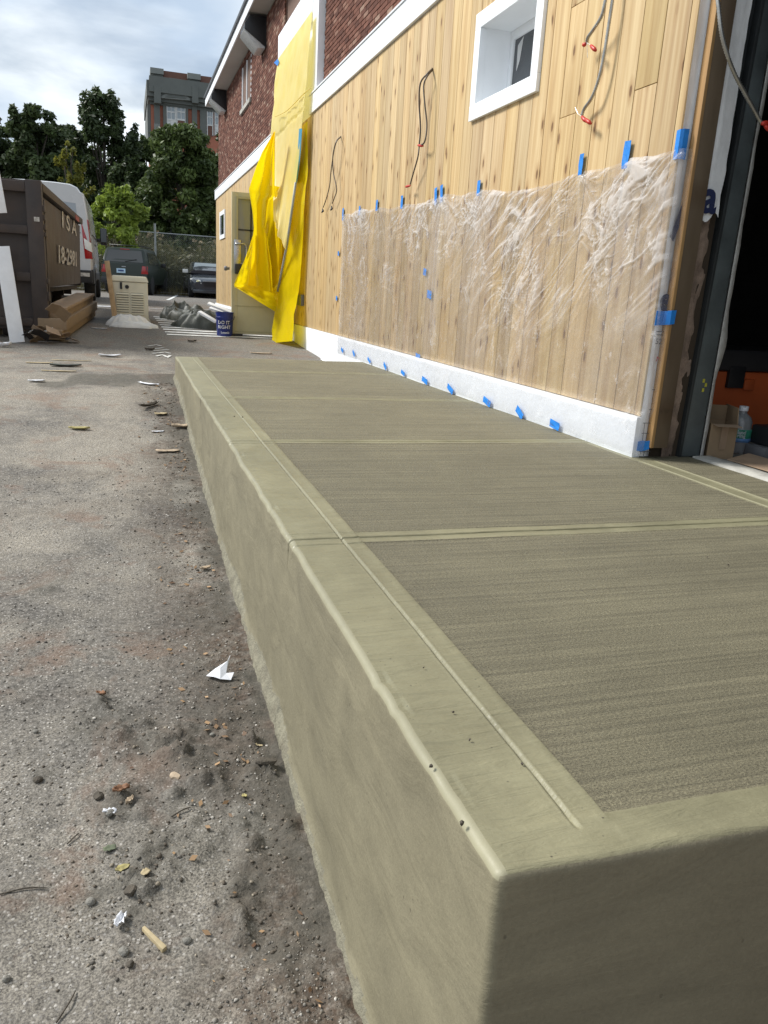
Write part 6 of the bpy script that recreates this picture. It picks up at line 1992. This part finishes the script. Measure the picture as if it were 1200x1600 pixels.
MB().add([(cc[0][0], cc[0][1], FZ + .002), (cc[1][0], cc[1][1], FZ + .002), (cc[2][0], cc[2][1], FZ + .002), (cc[3][0], cc[3][1], FZ + .002)], [(0, 1, 2, 3)]).build('box_bottom', M['card'], cb)
jg = thing('water_jug', 'clear plastic water jug with green and blue label and white cap', 'jug', (3.06, 3.35, FZ))
jx, jy = 3.065, 3.34
MB().lathe([(0, .002), (.05, .002), (.055, .01), (.054, .05), (.057, .06), (.057, .13), (.054, .14), (.055, .165), (.045, .19), (.022, .208), (.02, .222), (0, .222)], (jx, jy, FZ), 24).build('jug_body', M['jug'], jg, smooth='angle')
MB().lathe([(.023, .222), (.024, .244), (.02, .247), (0, .247)], (jx, jy, FZ), 20).build('cap', M['print_white'], jg, smooth='angle')
mb = MB(); mb.lathe([(.0585, .062), (.0585, .128)], (jx, jy, FZ), 28); lb = mb.build('label', M['label_green'], jg, smooth=True)
mb = MB(); mb.lathe([(.0592, .062), (.0592, .082)], (jx, jy, FZ), 28); mb.build('label_band', M['label_blue'], lb, smooth=True)
for s, zz in (('land', .106), ('ring', .088)):
    o = text('lettering', s, .026, (0, 0, 0), (1, 0, 0), (0, 1, 0), M['print_white'], lb, .0006, align='CENTER', bold=.001)
    og = ORG[jg.name]
    for v in o.data.vertices:
        x_, y_, n_ = v.co.x + og[0], v.co.y + og[1], v.co.z + og[2]
        a_ = -.85 + x_ / .06
        v.co = (jx + .0602 * math.sin(a_ + .3) - og[0], jy - .0602 * math.cos(a_ + .3) - og[1], FZ + zz + y_ - og[2])
mb = MB(); mb.grid(np.array([[(2.80, 3.10, FZ + .014), (2.98, 3.16, FZ + .03)], [(2.80, 2.75, FZ + .018), (3.02, 2.85, FZ + .02)], [(2.79, 2.3, FZ + .02), (3.05, 2.4, FZ + .018)]]))
tag(mb.build('cardboard_sheet', M['card_pale'], None, solid=.005, fixn=False), 'flat piece of cardboard lying on the floor inside the opening', 'cardboard')
bb = thing('charger', 'grey and black charger on the floor at the right frame edge', 'charger', (3.1, 3.1, FZ))
MB().box(3.06, 3.32, 3.14, 3.28, FZ + .001, FZ + .06).build('charger_base', M['grey_box'], bb, bevel=.008)
MB().box(3.10, 3.34, 3.16, 3.30, FZ + .061, FZ + .16).build('charger_top', M['black'], bb, bevel=.012)
for s in (0, .08): MB().box(3.09 + s, 3.13 + s, 3.132, 3.139, FZ + .02, FZ + .05).build('socket', M['black'], bb)

# ------------------------------------------------------------------ litter on the yard
M['stone'] = worn('grey_stone', (.20, .19, .165), .9, var=.3, scale=40, bump=.5, bscale=90)
M['soil'] = worn('soil_clod', (.085, .072, .055), .95, var=.3, scale=40, bump=.6, bscale=90)
M['paper'] = worn('white_paper', (.72, .73, .76), .6, var=.05)
M['splinter'] = worn('pale_wood_chip', (.42, .34, .20), .75, var=.2, scale=40)
M['leafbrown'] = worn('dry_leaf', (.25, .13, .07), .8, var=.3, scale=40)
M['leafpale'] = worn('pale_leaf', (.42, .33, .23), .8, var=.25, scale=40)
M['leafyellow'] = worn('yellow_leaf', (.38, .33, .14), .8, var=.25, scale=40)
M['leafgreen'] = worn('green_scrap', (.12, .14, .085), .8, var=.3, scale=40)


def on(px, py, lift=0.0):
    p = atG(px, py); return np.array([p[0], p[1], gh(p[0], p[1]) + lift])


def rock(name, label, px, py, s, mat, seed, sq=(1, 1, .7), cat='stone'):
    rg = np.random.default_rng(seed)
    bm = bmesh.new(); bmesh.ops.create_icosphere(bm, subdivisions=2, radius=1)
    p = on(px, py)
    c = [(rg.normal(size=3), rg.uniform(.55, .9)) for _ in range(6)]
    for v in bm.verts:
        q = v.co.copy()
        for n_, d_ in c:
            n_ = Vector(n_).normalized(); e = q.dot(n_)
            if e > d_: q -= n_ * (e - d_)
        v.co = Vector((q.x * s * sq[0], q.y * s * sq[1], q.z * s * sq[2]))
    bmesh.ops.rotate(bm, verts=bm.verts, cent=(0, 0, 0), matrix=Matrix.Rotation(rg.uniform(0, 6), 3, 'Z'))
    zlo = min(v.co.z for v in bm.verts)
    bmesh.ops.translate(bm, verts=bm.verts, vec=(p[0], p[1], p[2] - zlo - s * .22))
    me = bpy.data.meshes.new(name); bm.to_mesh(me); bm.free(); me.materials.append(mat)
    o = bpy.data.objects.new(name, me); COL.objects.link(o)
    return tag(o, label, cat)


def scrap(name, label, px, py, L, W, ang, mat, curl=.3, seed=0, cat='leaf', nu=8, tip=1.0):
    rg = np.random.default_rng(seed + 100)
    p = on(px, py)
    u = np.linspace(-1, 1, nu)[:, None]; v = np.linspace(-1, 1, 5)[None, :]
    wd = (1 - np.abs(u) ** 2) * .9 * tip + (1 - tip) + .06
    x = u * L / 2 + 0 * v; y = v * W / 2 * wd * (1 + .2 * rg.normal(size=(nu, 1)) * .5)
    z = .003 + curl * W * (v ** 2) * .6 + curl * L * .12 * u ** 2 + .004 * rg.normal(size=(nu, 5)) * curl + curl * .004
    ca, sa = math.cos(ang), math.sin(ang)
    X = x * ca - y * sa + p[0]; Y = x * sa + y * ca + p[1]
    hh = np.vectorize(gh)(X, Y)
    Z = np.maximum(hh + .002, p[2] + z)
    mb = MB(); mb.grid(np.stack([X, Y, Z], -1))
    return tag(mb.build(name, mat, None, smooth=True, solid=.0012, fixn=False), label, cat)


# crumpled white paper at the platform foot
p = on(345, 1063)
pp = [(-.055, .012, .006), (-.02, .03, .022), (.0, .012, .035), (.03, .03, .05), (.042, .052, .06), (.02, -.005, .018), (.05, -.012, .022), (.035, -.035, .004), (-.005, -.028, .008), (-.03, -.012, .012)]
pv = [(p[0] + a * .9, p[1] + b * .9, p[2] + c) for a, b, c in pp]
mb = MB(); mb.add(pv, [(0, 1, 9), (1, 2, 9), (2, 8, 9), (2, 5, 8), (2, 3, 5), (3, 4, 5), (5, 6, 7), (5, 7, 8), (1, 3, 2)])
tag(mb.build('paper_scrap', M['paper'], None, solid=.0015, fixn=False), 'crumpled white paper scrap at the foot of the platform', 'paper')
# long wood splinter
p = on(240, 1476)
mb = MB(); dx, dy = np.array([.055, -.075]) / 93 * 60, 0
a = on(224, 1459, .006); b = on(257, 1491, .006)
d_ = (b - a); nrm_ = np.array([-d_[1], d_[0], 0]) / np.linalg.norm(d_[:2])
mb.hexa([tuple(a - nrm_ * .004 - [0, 0, .006]), tuple(a + nrm_ * .005 - [0, 0, .006]), tuple(b + nrm_ * .007 - [0, 0, .006]), tuple(b - nrm_ * .006 - [0, 0, .006]), tuple(a - nrm_ * .003 + [0, 0, .003]), tuple(a + nrm_ * .004 + [0, 0, .003]), tuple(b + nrm_ * .006 + [0, 0, .006]), tuple(b - nrm_ * .005 + [0, 0, .004])])
tag(mb.build('wood_splinter', M['splinter'], None, bevel=.001), 'pale wood splinter lying on the near asphalt', 'wood chip')
rock('stone', 'tan flat stone on a dark damp patch of the near asphalt', 274, 1219, .016, M['leafpale'], 3, (1.2, .9, .6))
rock('soil_lump', 'long dark lump of soil close against the platform foot', 418, 1206, .026, M['soil'], 4, (1.5, .6, .55), 'soil lump')
rock('stone', 'pale pebble above the greenish damp patch', 332, 1153, .010, M['stone'], 5)
rock('stone', 'dark stone standing alone on the pale left asphalt', 60, 1222, .014, M['soil'], 6)
rock('stone', 'grey stone left of the wood splinter', 193, 1494, .013, M['stone'], 7)
rock('stone', 'oval grey stone right of the wood splinter', 292, 1473, .012, M['stone'], 8, (1, .8, .6))
rock('stone', 'pale stone above the wood splinter beside a torn paper bit', 142, 1411, .012, M['stone'], 9)
rock('stone', 'small pale stone far to the left, above the dark lone stone', 56, 1146, .009, M['stone'], 10)
rock('stone', 'brown stone near the red leaf litter', 155, 1253, .016, M['soil'], 11)
rock('stone', 'pale stone under the red leaf litter', 172, 1283, .014, M['stone'], 12)
rock('stone', 'pale stone at the edge of the dark soil spill', 10, 1530, .009, M['stone'], 13)
rock('stone', 'round dark clod in the middle of the soil spill', 205, 1405, .017, M['soil'], 14)
rock('stone', 'dark clod below the soil spill', 204, 1512, .009, M['soil'], 15)
items = [('dry_leaf', 'pinkish brown leaf beside the dark soil by the platform', 321, 894, .055, .028, .4, 'leafpale', .5),
         ('dry_leaf', 'red-brown leaf in the heap of litter on the near asphalt', 190, 1252, .045, .025, .2, 'leafbrown', .5),
         ('dry_leaf', 'reddish leaf uppermost in the near soil', 158, 1090, .035, .02, -.5, 'leafbrown', .5),
         ('dry_leaf', 'pale pink leaf on top of the near litter heap', 203, 1263, .03, .018, .9, 'leafpale', .6),
         ('plastic_scrap', 'white curved scrap in the litter heap', 172, 1283, .035, .014, -.2, 'paper', .8),
         ('dry_leaf', 'yellow-green leaf in the lower soil spill', 192, 1364, .035, .02, .3, 'leafyellow', .4),
         ('wood_chip', 'square yellowish chip right of the lower soil spill', 228, 1378, .022, .018, .8, 'splinter', .2),
         ('green_scrap', 'mossy green scrap left in the lower soil spill', 172, 1336, .03, .02, .1, 'leafgreen', .3),
         ('paper_bit', 'torn white and brown paper bit above the wood splinter', 189, 1450, .04, .02, 1.2, 'paper', .8),
         ('wood_chip', 'short yellow chip close to the platform foot', 405, 1172, .022, .008, -.4, 'splinter', .2),
         ('wood_chip', 'small gold chip in the dark soil near the foot', 382, 1252, .014, .012, -.4, 'leafyellow', .3),
         ('dry_leaf', 'yellow leaf on the middle asphalt far from the platform', 124, 672, .15, .07, -.1, 'leafyellow', .3),
         ('wood_chip', 'pinkish wood chip lying in rust-red soil', 262, 709, .16, .06, .0, 'leafpale', .2),
         ('dry_leaf', 'large pale torn leaf against the rust-red soil by the platform', 285, 671, .16, .08, -.1, 'leafpale', .4),
         ('paper_strip', 'white paper strip lying left of the far platform corner', 232, 602, .22, .05, -.7, 'paper', .3),
         ('dark_scrap', 'black twisted scrap beside the far platform side', 233, 637, .24, .05, .9, 'soil', .6),
         ('wood_chip', 'pale chip between dark scrap and the platform', 252, 650, .10, .06, .3, 'splinter', .3),
         ('paper_bit', 'white bit at the middle of the rust-red soil band', 247, 676, .09, .03, .1, 'paper', .2),
         ('dark_scrap', 'dark crumpled rag on the far asphalt', 103, 573, .30, .10, .1, 'dark_tarp', .25),
         ('wood_strip', 'long pale wood strip in front of the dark rag', 92, 581, .32, .05, .0, 'splinter', .1),
         ('wood_strip', 'thin pale strip behind the dark rag', 112, 564, .40, .04, .05, 'splinter', .1),
         ('wood_strip', 'pale strip near the left frame edge', 62, 568, .26, .06, .1, 'splinter', .1),
         ('paper_bit', 'white scrap left on the far asphalt below the strips', 57, 596, .14, .06, .2, 'paper', .3),
         ('foam_piece', 'white foam stick on the ground left of the white bag', 155, 514, .22, .06, .0, 'paper', .2),
         ('paper_strip', 'white torn strip on far asphalt above the damp patch', 172, 557, .24, .07, .1, 'paper', .4),
         ('paper_bit', 'curled white scrap below the white board', 7, 543, .15, .08, .5, 'paper', .9),
         ('dark_scrap', 'small dark scrap on asphalt left of the bucket', 300, 534, .12, .05, .3, 'soil', .7),
         ('dark_scrap', 'small dark scrap among the white paint scribbles', 234, 548, .12, .05, .3, 'soil', .7),
         ('wood_chip', 'pale flat chip behind the far end of the platform', 408, 553, .28, .07, .0, 'leafpale', .2)]
for i, (nm, lb, px, py, L, W, an, mt, cu) in enumerate(items):
    scrap(nm, lb, px, py, L, W, an, M[mt], cu, i, cat=nm.replace('_', ' '), tip=1.0 if 'leaf' in nm else .45)

# leaf litter in the dirt strip: small flakes nobody would count
rg_ = np.random.default_rng(404)
n_ = 260
yy_ = 1.2 + 6.6 * rg_.uniform(0, 1, n_); xx_ = .36 - np.abs(rg_.normal(0, .16, n_)) - .01
ok_ = fbm(xx_ * 3, yy_ * 1.7, 3, 7) > .42
xx_, yy_ = xx_[ok_], yy_[ok_]; n_ = len(xx_)
zz_ = np.array([gh(a_, b_) for a_, b_ in zip(xx_, yy_)]) + .006
s_ = rg_.uniform(.004, .013, n_) * (.8 + yy_ * .14); t_h = rg_.uniform(0, 6.28, n_)
e1_ = np.stack([np.cos(t_h), np.sin(t_h), rg_.uniform(-.3, .3, n_)], -1) * s_[:, None]; e2_ = np.stack([-np.sin(t_h), np.cos(t_h), rg_.uniform(-.5, .5, n_)], -1) * (s_ * rg_.uniform(.3, .7, n_))[:, None]
P_ = np.stack([xx_, yy_, zz_], -1)
V_ = np.stack([P_ - e1_, P_ + e2_, P_ + e1_, P_ - e2_], 1).reshape(-1, 3); i_ = np.arange(n_) * 4
M['litter'] = mat_leaf('dry_litter', (.10, .05, .025), (.34, .22, .12), .2)
tag(fast_mesh('leaf_litter', V_, np.stack([i_, i_ + 1, i_ + 2, i_ + 3], -1), np.repeat(rg_.uniform(0, 1, n_), 4), M['litter']), 'small brown leaf flakes in the dirt strip along the platform', kind='stuff')

# twigs
for i, (a, b, lb) in enumerate([((88, 1600), (118, 1550), 'thin brown twig at the lower left frame edge'), ((0, 1402), (74, 1391), 'long thin root lying at the left edge of the near asphalt'), ((105, 1325), (124, 1308), 'short reddish twig beside the lower soil spill'), ((268, 1283), (298, 1269), 'short dark twig right of the red leaf litter')]):
    A_, B_ = on(*a, .004), on(*b, .004); mid = (A_ + B_) / 2 + np.array([.006, .004, .004])
    tag(MB().tube(smooth_path([tuple(A_), tuple(mid), tuple(B_)], 5), [.0022, .002, .0022, .002, .0018, .002, .002, .0018, .0016, .0014, .001], 5).build('twig', M['soil'], None, smooth=True), lb, 'twig')

# bits dropped on the wet slab
for i, (px, py, s) in enumerate([(708, 1112, .004), (734, 1155, .003), (816, 1193, .0035), (674, 1196, .006), (722, 1285, .006), (662, 1042, .003), (1138, 882, .004), (1105, 870, .004), (366, 650, .006), (379, 651, .007)]):
    p = atZ(px, py, 1.003)
    if p[1] < .8: continue
    bm = bmesh.new(); bmesh.ops.create_icosphere(bm, subdivisions=1, radius=1)
    for v in bm.verts: v.co *= s * .6 * (1 + .35 * rng.normal())
    me = bpy.data.meshes.new('crumb'); bm.to_mesh(me); bm.free(); me.materials.append(M['soil'])
    piece('crumb', me, plat, (p[0], p[1], 1.002))

# loose gravel: thousands of grains in one mesh
def gravel(n, seed, smin, smax, ymax, name, label, mat, bias=None):
    rg = np.random.default_rng(seed)
    bm = bmesh.new(); bmesh.ops.create_icosphere(bm, subdivisions=1, radius=1)
    bv = np.array([v.co[:] for v in bm.verts]); bf = np.array([[v.index for v in f.verts] for f in bm.faces]); bm.free()
    y = 1.0 + (ymax - 1.0) * rg.uniform(0, 1, n * 3) ** 2.2; x = .37 - (0.5 + y * .62) * rg.uniform(0, 1, n * 3)
    if bias == 'edge':
        x = .37 - np.abs(rg.normal(0, .13, n * 3)) - .0
    elif bias == 'heap':
        hp = [on(a_, b_) for a_, b_ in ((165, 1130), (225, 1170), (185, 1268), (250, 1330), (205, 1385), (150, 1400), (130, 1440), (390, 1390), (320, 1190), (205, 1430), (60, 1215))]
        k_ = rg.integers(0, len(hp), n * 3); hx = np.array([q[0] for q in hp])[k_]; hy = np.array([q[1] for q in hp])[k_]
        x = hx + rg.normal(0, .07, n * 3); y = hy + rg.normal(0, .07, n * 3)
    else:
        dens = fbm(x * 2.5, y * 2.5, 4, seed)
        keep = rg.uniform(0, 1, n * 3) < sstep(.35, .62, dens) * .9 + .12
        x, y = x[keep], y[keep]
    ok = (x < .385) & (y > .95); x, y = x[ok][:n], y[ok][:n]; n = len(x)
    s = smin * (smax / smin) ** (rg.uniform(0, 1, n) ** 2.6) * (.75 + y * .12)
    z = np.array([gh(a_, b_) for a_, b_ in zip(x, y)])
    sc = np.stack([rg.uniform(.7, 1.3, n), rg.uniform(.7, 1.3, n), rg.uniform(.45, .8, n)], -1) * s[:, None]
    jit = 1 + rg.normal(0, .24, (n, len(bv), 1))
    th = rg.uniform(0, 6.28, n); ca, sa = np.cos(th)[:, None], np.sin(th)[:, None]
    L = bv[None] * jit * sc[:, None, :]
    X = L[..., 0] * ca - L[..., 1] * sa; Y = L[..., 0] * sa + L[..., 1] * ca
    V = np.stack([X + x[:, None], Y + y[:, None], L[..., 2] + z[:, None] + (s * .15)[:, None]], -1).reshape(-1, 3)
    F = (bf[None] + (np.arange(n) * len(bv))[:, None, None]).reshape(-1, 3)
    C = np.repeat(rg.uniform(0, 1, n), len(bv))
    return tag(fast_mesh(name, V, F, C, mat), label, kind='stuff')


def mat_grain(name, a, b, c):
    t = NT(name); f = t.attr('Col', 'Fac'); n = t.noise(t.coords('pos'), 160, 3, .6)
    col = t.mix(1.0, t.ramp(f, (0., a), (.6, b), (1., c)), t.ramp(n, (.3, .7), (.7, 1.25)), 'MULTIPLY')
    return t.done(t.bsdf(col, .9, 0, None, .25))


M['grain'] = mat_grain('grit', (.08, .072, .062), (.24, .22, .19), (.50, .47, .42))
M['grain_soil'] = mat_grain('soil_crumbs', (.07, .058, .044), (.15, .125, .098), (.30, .26, .20))
gravel(14000, 101, .0013, .006, 5.5, 'gravel', 'fine loose grit scattered over the yard', M['grain'])
gravel(2600, 102, .0014, .006, 7.8, 'soil_crumbs', 'dark crumbs of soil along the platform foot', M['grain_soil'], 'edge')
gravel(600, 103, .0014, .0065, 4, 'soil_crumbs', 'dark crumbs of soil in the near spills', M['grain_soil'], 'heap')
